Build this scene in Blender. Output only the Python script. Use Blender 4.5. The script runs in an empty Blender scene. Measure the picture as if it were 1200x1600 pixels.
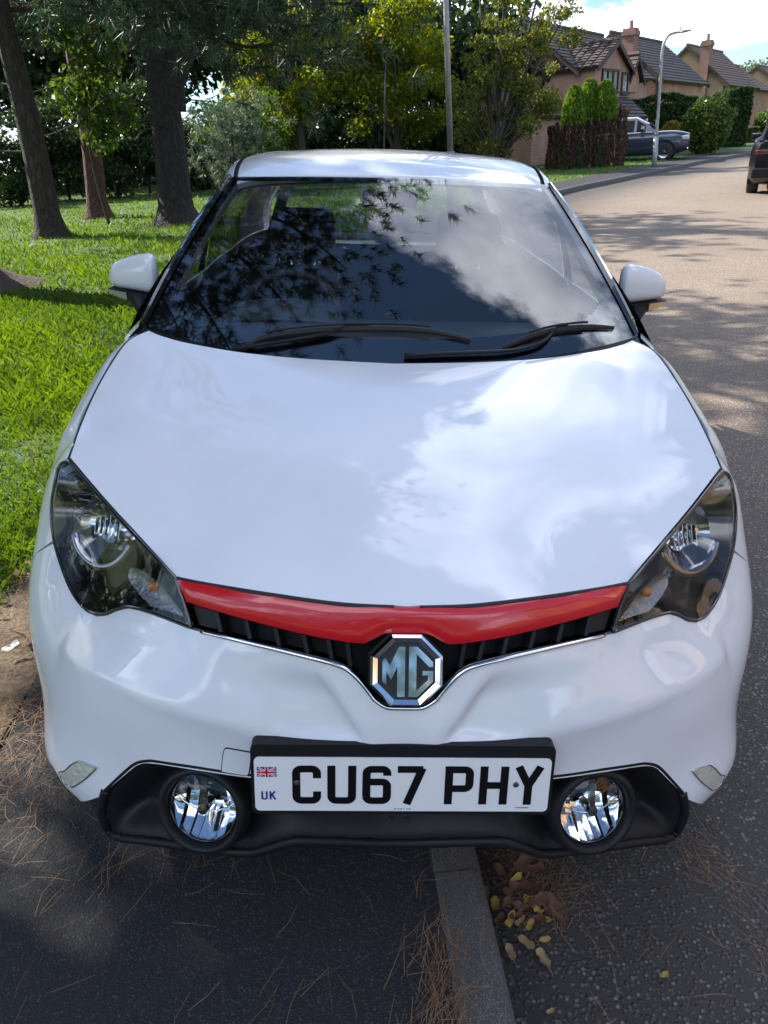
import bpy, bmesh, math, random
import numpy as np
from mathutils import Vector, Matrix, Euler
from mathutils.geometry import delaunay_2d_cdt
R = math.radians
random.seed(7); rng = np.random.default_rng(7)
S = bpy.context.scene
COL = S.collection

# ------------------------------------------------------------------ camera, sky, sun, exposure
CAR_ROLL = R(4.6)                      # the car stands with one side up on the footway
CAR_M = Matrix.Translation((0, 0, .064)) @ Matrix.Rotation(CAR_ROLL, 4, 'Y')
FPX = 1150.0
class View:
    """Pinhole used to read distances off the photograph (1200 x 1600), in the car's own frame."""
    def __init__(s):
        yaw, p, roll = .028, R(25.7), .0263
        f = np.array([math.sin(yaw)*math.cos(p), math.cos(yaw)*math.cos(p), -math.sin(p)])
        r = np.array([math.cos(yaw), -math.sin(yaw), 0.]); u = np.cross(r, f)
        s.c = np.array([-.0725, -.97, 1.48]); s.F = f
        s.R = r*math.cos(roll)+u*math.sin(roll); s.U = -r*math.sin(roll)+u*math.cos(roll)
    def ray(s, px, py): return s.F+s.R*(px-600)/FPX-s.U*(py-800)/FPX
    def aty(s, px, py, y): r = s.ray(px, py); return s.c+r*((y-s.c[1])/r[1])
    def atx(s, px, py, x): r = s.ray(px, py); return s.c+r*((x-s.c[0])/r[0])
    def row(s, x, y, py):
        # point at plan position x,y that shows on image row py
        z0, z1 = 0., 2.
        for _ in range(40):
            z = (z0+z1)/2; d = np.array([x, y, z])-s.c
            if 800-FPX*(d@s.U)/(d@s.F) > py: z0 = z
            else: z1 = z
        return np.array([x, y, z])
V = View()
cam = bpy.data.cameras.new('camera'); camo = bpy.data.objects.new('camera', cam); COL.objects.link(camo)
cam.sensor_fit = 'VERTICAL'; cam.sensor_height = 32; cam.sensor_width = 24; cam.lens = FPX/1600*32
cam.clip_start = .05; cam.clip_end = 3000
m = Matrix.Identity(4)
for i in range(3):
    m[i][0] = V.R[i]; m[i][1] = V.U[i]; m[i][2] = -V.F[i]; m[i][3] = V.c[i]
camo.matrix_world = CAR_M @ m
S.camera = camo
S.cycles.max_bounces = 7; S.cycles.diffuse_bounces = 3; S.cycles.glossy_bounces = 4; S.cycles.transmission_bounces = 6; S.cycles.transparent_max_bounces = 10
CAMW = np.array(camo.matrix_world.translation)
WM = np.array(CAR_M.to_3x3())
def wray(px, py): return WM @ V.ray(px, py)
def gz(y): return .0225*max(0., y-4)
def ground(px, py, z0=0.):
    r = wray(px, py); y = 3.
    for _ in range(60):
        t = (z0+gz(y)-CAMW[2])/r[2]; y = .5*y+.5*min(max(CAMW[1]+r[1]*t, -2), 90)
    return CAMW+r*t
def wat(px, py, y): r = wray(px, py); return CAMW+r*((y-CAMW[1])/r[1])

SUN_AZ, SUN_EL = R(-58), R(37)         # azimuth measured from +Y towards +X
sun_dir = Vector((math.sin(SUN_AZ)*math.cos(SUN_EL), math.cos(SUN_AZ)*math.cos(SUN_EL), math.sin(SUN_EL)))
sl = bpy.data.lights.new('sun', 'SUN'); slo = bpy.data.objects.new('sun', sl); COL.objects.link(slo)
sl.energy = 5.0; sl.angle = R(.5); sl.color = (1, .93, .82)
slo.rotation_euler = sun_dir.to_track_quat('Z', 'Y').to_euler(); slo.location = (-20, 12, 25)

S.view_settings.view_transform = 'Standard'; S.view_settings.look = 'None'
S.view_settings.exposure = 1.42; S.view_settings.gamma = 1; S.view_settings.use_curve_mapping = False

W = bpy.data.worlds.new('World'); S.world = W; W.use_nodes = True
nt = W.node_tree; nt.nodes.clear()
def N(nt, t, **k):
    n = nt.nodes.new(t)
    for a, b in k.items(): setattr(n, a, b)
    return n
def math_(nt, op, a, b=None, c=None, clamp=False):
    n = N(nt, 'ShaderNodeMath', operation=op, use_clamp=clamp)
    for i, v in enumerate((a, b, c)):
        if v is None: continue
        if isinstance(v, (int, float)): n.inputs[i].default_value = v
        else: nt.links.new(v, n.inputs[i])
    return n.outputs[0]
def world():
    L = nt.links.new
    out = N(nt, 'ShaderNodeOutputWorld'); bg = N(nt, 'ShaderNodeBackground'); bg.inputs[1].default_value = .079
    sky = N(nt, 'ShaderNodeTexSky', sky_type='NISHITA'); sky.sun_disc = False
    sky.sun_elevation = SUN_EL; sky.sun_rotation = SUN_AZ; sky.air_density = 1.0; sky.dust_density = .15; sky.ozone_density = 4.5
    tc = N(nt, 'ShaderNodeTexCoord'); sp = N(nt, 'ShaderNodeSeparateXYZ'); L(tc.outputs['Generated'], sp.inputs[0])
    zz = math_(nt, 'ADD', math_(nt, 'MAXIMUM', sp.outputs[2], 0.0), .22)
    cx = math_(nt, 'DIVIDE', sp.outputs[0], zz); cy = math_(nt, 'DIVIDE', sp.outputs[1], zz)
    cb = N(nt, 'ShaderNodeCombineXYZ'); L(cx, cb.inputs[0]); L(cy, cb.inputs[1])
    mp = N(nt, 'ShaderNodeMapping'); L(cb.outputs[0], mp.inputs[0]); mp.inputs['Location'].default_value = CLOUD_OFF
    n1 = N(nt, 'ShaderNodeTexNoise'); L(mp.outputs[0], n1.inputs['Vector'])
    n1.inputs['Scale'].default_value = .9; n1.inputs['Detail'].default_value = 12; n1.inputs['Roughness'].default_value = .6; n1.inputs['Distortion'].default_value = .25
    rp = N(nt, 'ShaderNodeMapRange', interpolation_type='SMOOTHSTEP'); L(n1.outputs[0], rp.inputs[0])
    rp.inputs[1].default_value = CLOUD_T[0]; rp.inputs[2].default_value = CLOUD_T[1]
    n2 = N(nt, 'ShaderNodeTexNoise'); L(mp.outputs[0], n2.inputs['Vector']); n2.inputs['Scale'].default_value = 3.2; n2.inputs['Detail'].default_value = 5
    rc = N(nt, 'ShaderNodeMapRange'); L(n2.outputs[0], rc.inputs[0]); rc.inputs[1].default_value = .35; rc.inputs[2].default_value = .65
    cr = N(nt, 'ShaderNodeMix', data_type='RGBA'); L(rc.outputs[0], cr.inputs['Factor'])
    cr.inputs['A'].default_value = (4.6, 5.4, 7.6, 1); cr.inputs['B'].default_value = (17, 17.8, 20, 1)
    mx = N(nt, 'ShaderNodeMix', data_type='RGBA'); L(rp.outputs[0], mx.inputs['Factor']); L(sky.outputs[0], mx.inputs['A']); L(cr.outputs['Result'], mx.inputs['B'])
    L(mx.outputs['Result'], bg.inputs[0]); L(bg.outputs[0], out.inputs[0])
CLOUD_OFF = (10.24, 15.85, 0); CLOUD_T = (.525, .572)
world()

# ------------------------------------------------------------------ helpers: materials
def mat(name, col=(.5, .5, .5), rough=.5, metal=0., coat=0., coat_rough=.03, spec=.5, var=None, bump=None, sheen=0, trans=0, ior=1.5, emit=None):
    """var=(scale, colour2, contrast[, detail]); bump=(scale, strength, distance)"""
    M = bpy.data.materials.new(name); M.use_nodes = True; t = M.node_tree; b = t.nodes['Principled BSDF']
    b.inputs['Base Color'].default_value = (*col, 1); b.inputs['Roughness'].default_value = rough; b.inputs['Metallic'].default_value = metal
    b.inputs['Coat Weight'].default_value = coat; b.inputs['Coat Roughness'].default_value = coat_rough
    b.inputs['Specular IOR Level'].default_value = spec; b.inputs['IOR'].default_value = ior
    b.inputs['Transmission Weight'].default_value = trans
    tc = None
    if var or bump: tc = N(t, 'ShaderNodeTexCoord')
    if var:
        n = N(t, 'ShaderNodeTexNoise'); t.links.new(tc.outputs['Object'], n.inputs['Vector'])
        n.inputs['Scale'].default_value = var[0]; n.inputs['Detail'].default_value = var[3] if len(var) > 3 else 6; n.inputs['Roughness'].default_value = .6
        r = N(t, 'ShaderNodeMapRange'); t.links.new(n.outputs[0], r.inputs[0]); r.inputs[1].default_value = .5-var[2]; r.inputs[2].default_value = .5+var[2]
        x = N(t, 'ShaderNodeMix', data_type='RGBA'); t.links.new(r.outputs[0], x.inputs['Factor'])
        x.inputs['A'].default_value = (*col, 1); x.inputs['B'].default_value = (*var[1], 1); t.links.new(x.outputs['Result'], b.inputs['Base Color'])
    if bump:
        n = N(t, 'ShaderNodeTexNoise'); t.links.new(tc.outputs['Object'], n.inputs['Vector']); n.inputs['Scale'].default_value = bump[0]; n.inputs['Detail'].default_value = 4
        bb = N(t, 'ShaderNodeBump'); t.links.new(n.outputs[0], bb.inputs['Height']); bb.inputs['Strength'].default_value = bump[1]; bb.inputs['Distance'].default_value = bump[2]
        t.links.new(bb.outputs[0], b.inputs['Normal'])
    return M
def thin_glass(name, tint=(.9, .95, .93), f0=.05, rough=0.0):
    M = bpy.data.materials.new(name); M.use_nodes = True; t = M.node_tree; t.nodes.clear(); L = t.links.new
    o = N(t, 'ShaderNodeOutputMaterial'); mx = N(t, 'ShaderNodeMixShader'); tr = N(t, 'ShaderNodeBsdfTransparent'); gl = N(t, 'ShaderNodeBsdfGlossy')
    tr.inputs[0].default_value = (*tint, 1); gl.inputs['Roughness'].default_value = rough
    g = N(t, 'ShaderNodeNewGeometry'); d = N(t, 'ShaderNodeVectorMath', operation='DOT_PRODUCT'); L(g.outputs['Normal'], d.inputs[0]); L(g.outputs['Incoming'], d.inputs[1])
    c = math_(t, 'SUBTRACT', 1.0, math_(t, 'ABSOLUTE', d.outputs['Value'])); p = math_(t, 'POWER', c, 5.0)
    f = math_(t, 'MULTIPLY_ADD', p, 1-f0, f0, clamp=True)
    L(f, mx.inputs[0]); L(tr.outputs[0], mx.inputs[1]); L(gl.outputs[0], mx.inputs[2]); L(mx.outputs[0], o.inputs[0])
    return M

# ------------------------------------------------------------------ helpers: objects
def tag(o, label=None, cat=None, group=None, kind=None):
    if label: o['label'] = label
    if cat: o['category'] = cat
    if group: o['group'] = group
    if kind: o['kind'] = kind
    return o
def empty(name, loc=(0, 0, 0), rz=0):
    o = bpy.data.objects.new(name, None); COL.objects.link(o); o.location = loc; o.rotation_euler = (0, 0, rz); o.empty_display_size = .2
    return o
def link(name, me, mt, parent=None):
    o = bpy.data.objects.new(name, me); COL.objects.link(o)
    if mt is not None and not len(me.materials):
        for q in (mt if isinstance(mt, (list, tuple)) else [mt]): me.materials.append(q)
    if parent is not None: o.parent = parent
    return o
def copy_tree(o, parent=None):
    c = o.copy(); COL.objects.link(c); c.parent = parent
    for ch in [x for x in bpy.data.objects if x.parent == o]: copy_tree(ch, c)
    return c
def mesh(name, v, f, mt, parent=None, smooth=False):
    me = bpy.data.meshes.new(name); me.from_pydata([tuple(map(float, p)) for p in v], [], [tuple(map(int, q)) for q in f]); me.update()
    if smooth: me.shade_smooth()
    return link(name, me, mt, parent)
def bmobj(name, bm, mt, parent=None, smooth=False, sharp=None):
    me = bpy.data.meshes.new(name)
    if smooth:
        for f in bm.faces: f.smooth = True
        if sharp:
            for e in bm.edges:
                if len(e.link_faces) == 2 and e.calc_face_angle(0) > sharp: e.smooth = False
    bm.to_mesh(me); bm.free()
    return link(name, me, mt, parent)
def box(bm, x0, x1, y0, y1, z0, z1, M=None, bev=0):
    r = bmesh.ops.create_cube(bm, size=1); vs = r['verts']
    bmesh.ops.scale(bm, vec=(x1-x0, y1-y0, z1-z0), verts=vs); bmesh.ops.translate(bm, vec=((x0+x1)/2, (y0+y1)/2, (z0+z1)/2), verts=vs)
    if bev:
        es = list({e for v in vs for e in v.link_edges}); q = bmesh.ops.bevel(bm, geom=es, offset=bev, segments=2, affect='EDGES', profile=.5); vs = list({v for f in q['faces'] for v in f.verts} | {v for v in vs if v.is_valid})
    if M is not None: bmesh.ops.transform(bm, matrix=M, verts=vs)
    return vs
def frames(P):
    P = [Vector(p) for p in P]; n = len(P); T = []
    for i in range(n): T.append((P[min(i+1, n-1)]-P[max(i-1, 0)]).normalized())
    up = Vector((0, 0, 1)) if abs(T[0].z) < .9 else Vector((0, 1, 0)); X = T[0].cross(up).normalized(); out = []
    for i in range(n):
        X = (X-T[i]*X.dot(T[i])).normalized(); out.append((P[i], T[i], X, T[i].cross(X)))
    return out
def tube(bm, P, r, seg=8, cap=True, flat=1.0):
    rr = r if isinstance(r, (list, tuple, np.ndarray)) else [r]*len(P); rings = []
    for (p, t, x, y), q in zip(frames(P), rr):
        rings.append([bm.verts.new(p+x*math.cos(a)*q+y*math.sin(a)*q*flat) for a in [2*math.pi*k/seg for k in range(seg)]])
    for a, b in zip(rings, rings[1:]):
        for k in range(seg): bm.faces.new((a[k], a[(k+1) % seg], b[(k+1) % seg], b[k]))
    if cap:
        bm.faces.new(rings[0][::-1]); bm.faces.new(rings[-1])
    return rings
def lathe(bm, prof, seg=32, M=None, ax='Y'):
    """prof: list of (radius, along)"""
    rings = []
    for r, a in prof:
        ring = []
        for k in range(seg):
            t = 2*math.pi*k/seg; c, s = r*math.cos(t), r*math.sin(t)
            p = Vector((c, a, s)) if ax == 'Y' else (Vector((a, c, s)) if ax == 'X' else Vector((c, s, a)))
            ring.append(bm.verts.new(M @ p if M is not None else p))
        rings.append(ring)
    for a, b in zip(rings, rings[1:]):
        for k in range(seg): bm.faces.new((a[k], a[(k+1) % seg], b[(k+1) % seg], b[k]))
    return rings
def spline(P, n=12, closed=False):
    """Catmull-Rom through the points"""
    P = [np.asarray(p, float) for p in P]; m_ = len(P); out = []
    for i in range(m_ if closed else m_-1):
        if closed: a, b, c, d = P[i-1], P[i], P[(i+1) % m_], P[(i+2) % m_]
        else: a, b, c, d = P[max(i-1, 0)], P[i], P[i+1], P[min(i+2, m_-1)]
        for k in range(n):
            t = k/n; out.append(.5*((2*b)+(c-a)*t+(2*a-5*b+4*c-d)*t*t+(3*b-a-3*c+d)*t**3))
    if not closed: out.append(P[-1])
    return np.array(out)
def poly(*segs, n=8):
    """join smooth runs of pixel points; corners lie where runs meet"""
    out = []
    for s in segs:
        q = spline(s, n) if len(s) > 2 else np.array([np.asarray(s[0], float)+(np.asarray(s[-1], float)-np.asarray(s[0], float))*k/n for k in range(n+1)])
        out.append(q if not out else q[1:] if np.allclose(q[0], out[-1][-1]) else q)
    q = np.concatenate(out)
    if np.allclose(q[0], q[-1]): q = q[:-1]
    return q
class RBF:
    def __init__(s, X, v, lam=1e-6):
        X = np.asarray(X, float); n = len(X); d = np.linalg.norm(X[:, None]-X[None], axis=-1)
        A = np.zeros((n+3, n+3)); A[:n, :n] = d**3+np.eye(n)*lam; A[:n, n] = 1; A[:n, n+1:] = X; A[n, :n] = 1; A[n+1:, :n] = X.T
        s.X = X; s.w = np.linalg.solve(A, np.concatenate([v, np.zeros(3)]))
    def __call__(s, Q):
        Q = np.asarray(Q, float); sh = Q.shape[:-1]; Q = Q.reshape(-1, 2); o = []
        for q in np.array_split(Q, max(1, len(Q)//4000)):
            d = np.linalg.norm(q[:, None]-s.X[None], axis=-1); o.append(d**3 @ s.w[:-3]+s.w[-3]+q @ s.w[-2:])
        return np.concatenate(o).reshape(sh)
# ------------------------------------------------------------------ the white car
white = mat('white_paint', (.79, .80, .82), .4, coat=1.0, coat_rough=.01, spec=.15)
def weather(M, c):
    t = M.node_tree; b = t.nodes['Principled BSDF']; L = t.links.new; b.inputs['Coat IOR'].default_value = 1.55; tc = N(t, 'ShaderNodeTexCoord')
    v = N(t, 'ShaderNodeTexVoronoi'); L(tc.outputs['Object'], v.inputs['Vector']); v.inputs['Scale'].default_value = 17; sc_ = N(t, 'ShaderNodeSeparateColor'); L(v.outputs['Color'], sc_.inputs[0])
    k = math_(t, 'MULTIPLY', math_(t, 'LESS_THAN', v.outputs['Distance'], math_(t, 'MULTIPLY', sc_.outputs[1], .030)), math_(t, 'GREATER_THAN', sc_.outputs[0], .55))
    n = N(t, 'ShaderNodeTexNoise'); L(tc.outputs['Object'], n.inputs['Vector']); n.inputs['Scale'].default_value = 5; n.inputs['Detail'].default_value = 8; mr = N(t, 'ShaderNodeMapRange'); L(n.outputs[0], mr.inputs[0]); mr.inputs[1].default_value = .35; mr.inputs[2].default_value = .75
    x = N(t, 'ShaderNodeMix', data_type='RGBA'); L(mr.outputs[0], x.inputs['Factor']); x.inputs['A'].default_value = (*c, 1); x.inputs['B'].default_value = (*[q_*.93 for q_ in c], 1)
    y = N(t, 'ShaderNodeMix', data_type='RGBA'); L(k, y.inputs['Factor']); L(x.outputs['Result'], y.inputs['A']); y.inputs['B'].default_value = (.22, .20, .18, 1); L(y.outputs['Result'], b.inputs['Base Color'])
    r = N(t, 'ShaderNodeMapRange'); L(n.outputs[0], r.inputs[0]); r.inputs[3].default_value = .004; r.inputs[4].default_value = .022; L(r.outputs[0], b.inputs['Coat Roughness'])
weather(white, (.79, .80, .82))
red = mat('red_paint', (.60, .004, .012), .35, coat=1.0, coat_rough=.02)
blackgloss = mat('gloss_black', (.008, .008, .010), .12, coat=1.0, coat_rough=.02)
plastic = mat('black_plastic', (.009, .0095, .011), .5, spec=.3, bump=(900, .12, .001))
plastic2 = mat('grille_plastic', (.006, .006, .007), .6, spec=.2)
rubber = mat('rubber', (.014, .014, .015), .65)
chrome = mat('chrome', (.86, .87, .88), .06, metal=1)
chrome2 = mat('reflector_chrome', (.80, .81, .82), .09, metal=1)
darkchrome = mat('dark_reflector', (.30, .30, .31), .12, metal=1)
screen_glass = thin_glass('windscreen_glass', (.74, .80, .80), .155)
side_glass = thin_glass('side_glass', (.42, .46, .46), .07)
lens_glass = thin_glass('lamp_lens', (.82, .83, .82), .05)
fog_glass = thin_glass('fog_lens', (.95, .96, .96), .05)
amber = mat('amber_bulb', (.65, .20, .04), .25, coat=.5)
interior = mat('interior_trim', (.022, .024, .026), .6)
dashm = mat('dashboard_trim', (.030, .034, .036), .5, bump=(500, .2, .001))
seatm = mat('seat_cloth', (.008, .008, .009), .9, spec=.2)
greytrim = mat('grey_trim', (.26, .28, .28), .6)
tyre_m = mat('tyre', (.018, .018, .019), .7, bump=(120, .3, .003))
alloy = mat('alloy', (.55, .56, .58), .28, metal=1)
platew = mat('plate_white', (.84, .84, .83), .25, coat=.6)
plateblack = mat('plate_black', (.006, .006, .007), .3, spec=.3)
flagblue = mat('flag_blue', (.01, .025, .22), .35)
flagred = mat('flag_red', (.55, .01, .03), .35)
screwm = mat('screw', (.10, .09, .08), .4, metal=.6)

car = empty('white_hatchback'); car.matrix_world = CAR_M
tag(car, 'white hatchback with red grille strip parked with two wheels up on the footway', 'car')

class Wrap:
    """car nose, bumper and front wings as a radius about a vertical axis: domain (0.8*angle, z)"""
    Y0 = .9
    def __init__(s, pts):
        pts = np.asarray(pts, float); pts = np.concatenate([pts, pts[pts[:, 0] > .02]*[-1, 1, 1]])
        u = s.uv(pts); s.f = RBF(u, np.hypot(pts[:, 0], s.Y0-pts[:, 1]), 2e-5)
    e = None
    def r(s, q): return s.f(q)+(s.e(q) if s.e else 0)
    def uv(s, p): return np.stack([.8*np.arctan2(p[..., 0], s.Y0-p[..., 1]), p[..., 2]], -1)
    def pos(s, q):
        q = np.asarray(q, float); r = s.r(q); t = q[..., 0]/.8
        return np.stack([r*np.sin(t), s.Y0-r*np.cos(t), q[..., 1]], -1)
    def nrm(s, q):
        q = np.asarray(q, float); e = .004
        a = s.pos(q+[e, 0])-s.pos(q-[e, 0]); b = s.pos(q+[0, e])-s.pos(q-[0, e]); n = np.cross(a, b)
        return n/np.linalg.norm(n, axis=-1, keepdims=True)
    def cast(s, P):
        out = []
        for px, py in P:
            r = V.ray(px, py); t = np.linspace(.8, 2.4, 500); X = V.c+r*t[:, None]
            g = np.hypot(X[:, 0], s.Y0-X[:, 1])-s.r(s.uv(X)); i = np.argmax(g < 0) if (g < 0).any() else int(np.argmin(g))
            if g[i] < 0 and i > 0:
                a, b = t[i-1], t[i]
                for _ in range(25):
                    c = (a+b)/2; x = V.c+r*c
                    if np.hypot(x[0], s.Y0-x[1])-s.r(s.uv(x[None]))[0] < 0: b = c
                    else: a = c
                out.append(s.uv(V.c+r*b))
            else: out.append(s.uv(X[i]))
        return np.array(out)
    def side(s, y, z):
        a, b = .2, 2.2
        for _ in range(40):
            c = (a+b)/2
            if s.pos(np.array([[.8*c, z]]))[0, 1] < y: a = c
            else: b = c
        return np.array([.8*a, z])
class Height:
    """z over plan position"""
    def __init__(s, pts, extra=None):
        pts = np.asarray(pts, float); pts = np.concatenate([pts, pts[pts[:, 0] > .02]*[-1, 1, 1]])
        s.f = RBF(pts[:, :2], pts[:, 2], 1e-5); s.e = extra
    def z(s, q):
        v = s.f(q)
        return v+s.e(q) if s.e else v
    def pos(s, q): q = np.asarray(q, float); return np.concatenate([q, s.z(q)[..., None]], -1)
    def nrm(s, q):
        q = np.asarray(q, float); e = .004
        dx = (s.z(q+[e, 0])-s.z(q-[e, 0]))/(2*e); dy = (s.z(q+[0, e])-s.z(q-[0, e]))/(2*e)
        n = np.stack([-dx, -dy, np.ones_like(dx)], -1); return n/np.linalg.norm(n, axis=-1, keepdims=True)
    def cast(s, P):
        out = []
        for px, py in P:
            r = V.ray(px, py); t = np.linspace(.8, 3.2, 700); X = V.c+r*t[:, None]
            ok = (X[:, 1] > -.05) & (X[:, 1] < 1.4); g = np.where(ok, X[:, 2]-s.z(X[:, :2]), 1); i = np.argmax(g < 0) if (g < 0).any() else int(np.argmin(g))
            if g[i] < 0 and i > 0 and ok[i-1]:
                a, b = t[i-1], t[i]
                for _ in range(25):
                    c = (a+b)/2; x = V.c+r*c
                    if x[2]-s.z(x[None, :2])[0] < 0: b = c
                    else: a = c
                out.append((V.c+r*b)[:2])
            else: out.append(X[i, :2])
        return np.array(out)
class SideSurf:
    def __init__(s, pts): s.f = RBF([(p[1], p[2]) for p in pts], np.array([p[0] for p in pts]), 1e-5)
    def pos(s, q): q = np.asarray(q, float); return np.stack([s.f(q), q[..., 0], q[..., 1]], -1)
    def nrm(s, q):
        q = np.asarray(q, float); e = .004
        a = s.pos(q+[e, 0])-s.pos(q-[e, 0]); b = s.pos(q+[0, e])-s.pos(q-[0, e]); n = np.cross(a, b)
        return n/np.linalg.norm(n, axis=-1, keepdims=True)
def inside(P, poly_):
    x, y = P[:, 0], P[:, 1]; r = np.zeros(len(P), bool); A = poly_; B = np.roll(poly_, -1, 0)
    for (ax, ay), (bx, by) in zip(A, B):
        if ay == by: continue
        c = ((ay > y) != (by > y)) & (x < (bx-ax)*(y-ay)/(by-ay)+ax); r ^= c
    return r
def dist(P, poly_, skip=None):
    d = np.full(len(P), 9.); A = poly_; B = np.roll(poly_, -1, 0)
    for k, (a, b) in enumerate(zip(A, B)):
        if skip is not None and skip(a, b): continue
        ab = b-a; t = np.clip(((P-a) @ ab)/max(ab @ ab, 1e-12), 0, 1); d = np.minimum(d, np.linalg.norm(P-(a+t[:, None]*ab), axis=1))
    return d
def resample(q, sp):
    out = []
    for a, b in zip(q, np.roll(q, -1, 0)):
        n = max(1, int(np.linalg.norm(b-a)/sp)); out += [a+(b-a)*k/n for k in range(n)]
    o = [out[0]]
    for p in out[1:]:
        if np.linalg.norm(p-o[-1]) > sp*.3: o.append(p)
    return np.array(o)
def flatmesh(q, sp):
    lo, hi = q.min(0), q.max(0); gx, gy = np.meshgrid(np.arange(lo[0], hi[0], sp), np.arange(lo[1], hi[1], sp*.87))
    gx = gx+(np.arange(gx.shape[0]) % 2)[:, None]*sp/2; G = np.stack([gx.ravel(), gy.ravel()], 1)
    G = G[inside(G, q)]; G = G[dist(G, q) > sp*.55]; P = np.concatenate([q, G]); n = len(q)
    r = delaunay_2d_cdt([Vector(p) for p in P], [(i, (i+1) % n) for i in range(n)], [], 1, 1e-7)
    return np.array([tuple(p) for p in r[0]]), [tuple(f) for f in r[2]]
def panel(name, surf, q, mt, off=0., skirt=.008, sp=.014, mirror='copy', depth=None, parent=None, label=None):
    """cut a panel with outline q (surface domain) out of a surface; mirror: weld (half joined over the centre line), copy (a twin), none"""
    parent = parent or car
    q = resample(q, sp*.7); P, F = flatmesh(q, sp); pos = surf.pos(P); n = surf.nrm(P); d = off
    if depth is not None:
        dd = dist(P, q, (lambda a, b: abs(a[0]) < 2e-3 and abs(b[0]) < 2e-3) if mirror == 'weld' else None); d = off-depth(dd, P)
        pos = pos+n*d[:, None]
    else: pos = pos+n*off
    bm = bmesh.new(); vs = [bm.verts.new(p) for p in pos]; nv = [Vector(x) for x in n]
    for f in F:
        a, b, c = [Vector(pos[i]) for i in f[:3]]; ff = f if (b-a).cross(c-a).dot(nv[f[0]]) > 0 else f[::-1]
        try: bm.faces.new([vs[i] for i in ff])
        except ValueError: pass
    cen = {i for i in range(len(P)) if mirror == 'weld' and abs(pos[i][0]) < 2e-3}
    if skirt:
        idx = {v: i for i, v in enumerate(vs)}; nb = {}
        for e in [e for e in bm.edges if len(e.link_faces) == 1]:
            a, b = e.verts
            if idx[a] in cen and idx[b] in cen: continue
            e.smooth = False; l = e.link_loops[0]; a, b = l.vert, l.link_loop_next.vert
            for v in (a, b):
                if v not in nb: nb[v] = bm.verts.new(v.co-nv[idx[v]]*skirt)
            bm.faces.new((b, a, nb[a], nb[b]))
    if mirror == 'weld':
        for i in cen: vs[i].co.x = 0
        g = bmesh.ops.duplicate(bm, geom=bm.verts[:]+bm.edges[:]+bm.faces[:])['geom']
        for v in g:
            if isinstance(v, bmesh.types.BMVert): v.co.x *= -1
        bmesh.ops.reverse_faces(bm, faces=[f for f in g if isinstance(f, bmesh.types.BMFace)])
        bmesh.ops.remove_doubles(bm, verts=bm.verts, dist=4e-4)
    o = bmobj(name, bm, mt, parent, True)
    if label: o['label'] = label
    if mirror == 'copy': return o, flip(o)
    return o
def flip(o, parent=None, label=None):
    me = o.data.copy(); me.transform(Matrix.Scale(-1, 4, (1, 0, 0))); me.flip_normals()
    c = bpy.data.objects.new(o.name.split('.')[0], me); COL.objects.link(c); c.parent = parent or o.parent
    return c

# --- control points of the nose, read at their depth (y metres behind the number plate)
A = V.aty
nose = [(0, .075, .80), (0, .055, .72), (0, .03, .65), (0, .006, .56), (0, .012, .48), (0, .018, .40), (0, .03, .30), (0, .06, .2)]
px_pts = [(740, 945, .085), (850, 932, .115), (930, 920, .16), (982, 912, .2), (1030, 855, .29), (1080, 795, .41), (1128, 735, .55),
    (690, 1090, .03), (740, 1040, .047), (840, 1012, .078), (940, 991, .125), (957, 989, .14), (1010, 968, .195), (1050, 962, .245), (1087, 971, .30), (1120, 935, .375), (1140, 880, .45), (1149, 800, .525), (1143, 750, .55),
    (690, 1170, .002), (760, 1140, .014), (900, 1120, .052), (1000, 1090, .108), (1100, 1040, .225), (1150, 990, .36),
    (860, 1217, .03), (939, 1207, .058), (1007, 1197, .095), (1050, 1224, .128), (1095, 1254, .168), (1120, 1236, .20),
    (1147, 1187, .27), (1150, 1120, .315), (1165, 1040, .39), (1176, 960, .48), (1172, 900, .55), (1160, 820, .62)]
nose += [tuple(A(*p)) for p in px_pts]
nose += [(.28, .04, .22), (.5, .09, .22), (.6, .13, .22), (.7, .22, .22), (.78, .34, .22), (.82, .5, .22), (.845, .8, .22), (.25, .015, .4), (.45, .075, .4)]
nose += [(.866, .8, z) for z in (.35, .5, .65)]+[(.860, .8, .75), (.85, .8, .83), (.866, 1.2, .3), (.868, 1.2, .5), (.866, 1.2, .7), (.856, 1.2, .83)]
gap = [(1024, 548, 1.12), (1055, 590, .98), (1085, 640, .82), (1110, 690, .67)]
nose += [tuple(A(*gap[-1]))]
WR = Wrap(nose)
# pressed feature lines of the bumper: (pixel curve, height, falloff below, falloff above)
def ss(a, b, x): t = np.clip((x-a)/(b-a), 0, 1); return t*t*(3-2*t)
LINES = []
def feature(pxs, amp, wb, wa, u0, u1, fade=.05):
    q = WR.cast(spline(pxs, 6)); o = np.argsort(q[:, 0]); LINES.append((q[o, 0], q[o, 1], amp, wb, wa, u0, u1, fade))
def press(q):
    u = np.abs(q[..., 0]); z = q[..., 1]; e = np.zeros_like(u)
    for lu, lz, amp, wb, wa, u0, u1, fade in LINES:
        d = z-np.interp(u, lu, lz); k = np.where(d < 0, np.exp(-(np.sqrt(d*d+.003**2)-.003)/wb), np.exp(-(np.sqrt(d*d+.003**2)-.003)/wa))
        e += amp*k*ss(u0-fade, u0, u)*(1-ss(u1, u1+fade, u))
    ue = PROW[0]+(z-PROW[1])*PROW[2]; d = u-ue       # hollow beside the central prow
    e -= .021*ss(-.004, .014, d)*np.exp(-(np.maximum(d, 0)/.13)**2)*ss(.545, .585, z)*(1-ss(.635, .70, z))
    return e
pq = WR.cast([(762, 1062), (684, 1170)]); PROW = (pq[1][0], pq[1][1], (pq[0][0]-pq[1][0])/(pq[0][1]-pq[1][1]))
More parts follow.
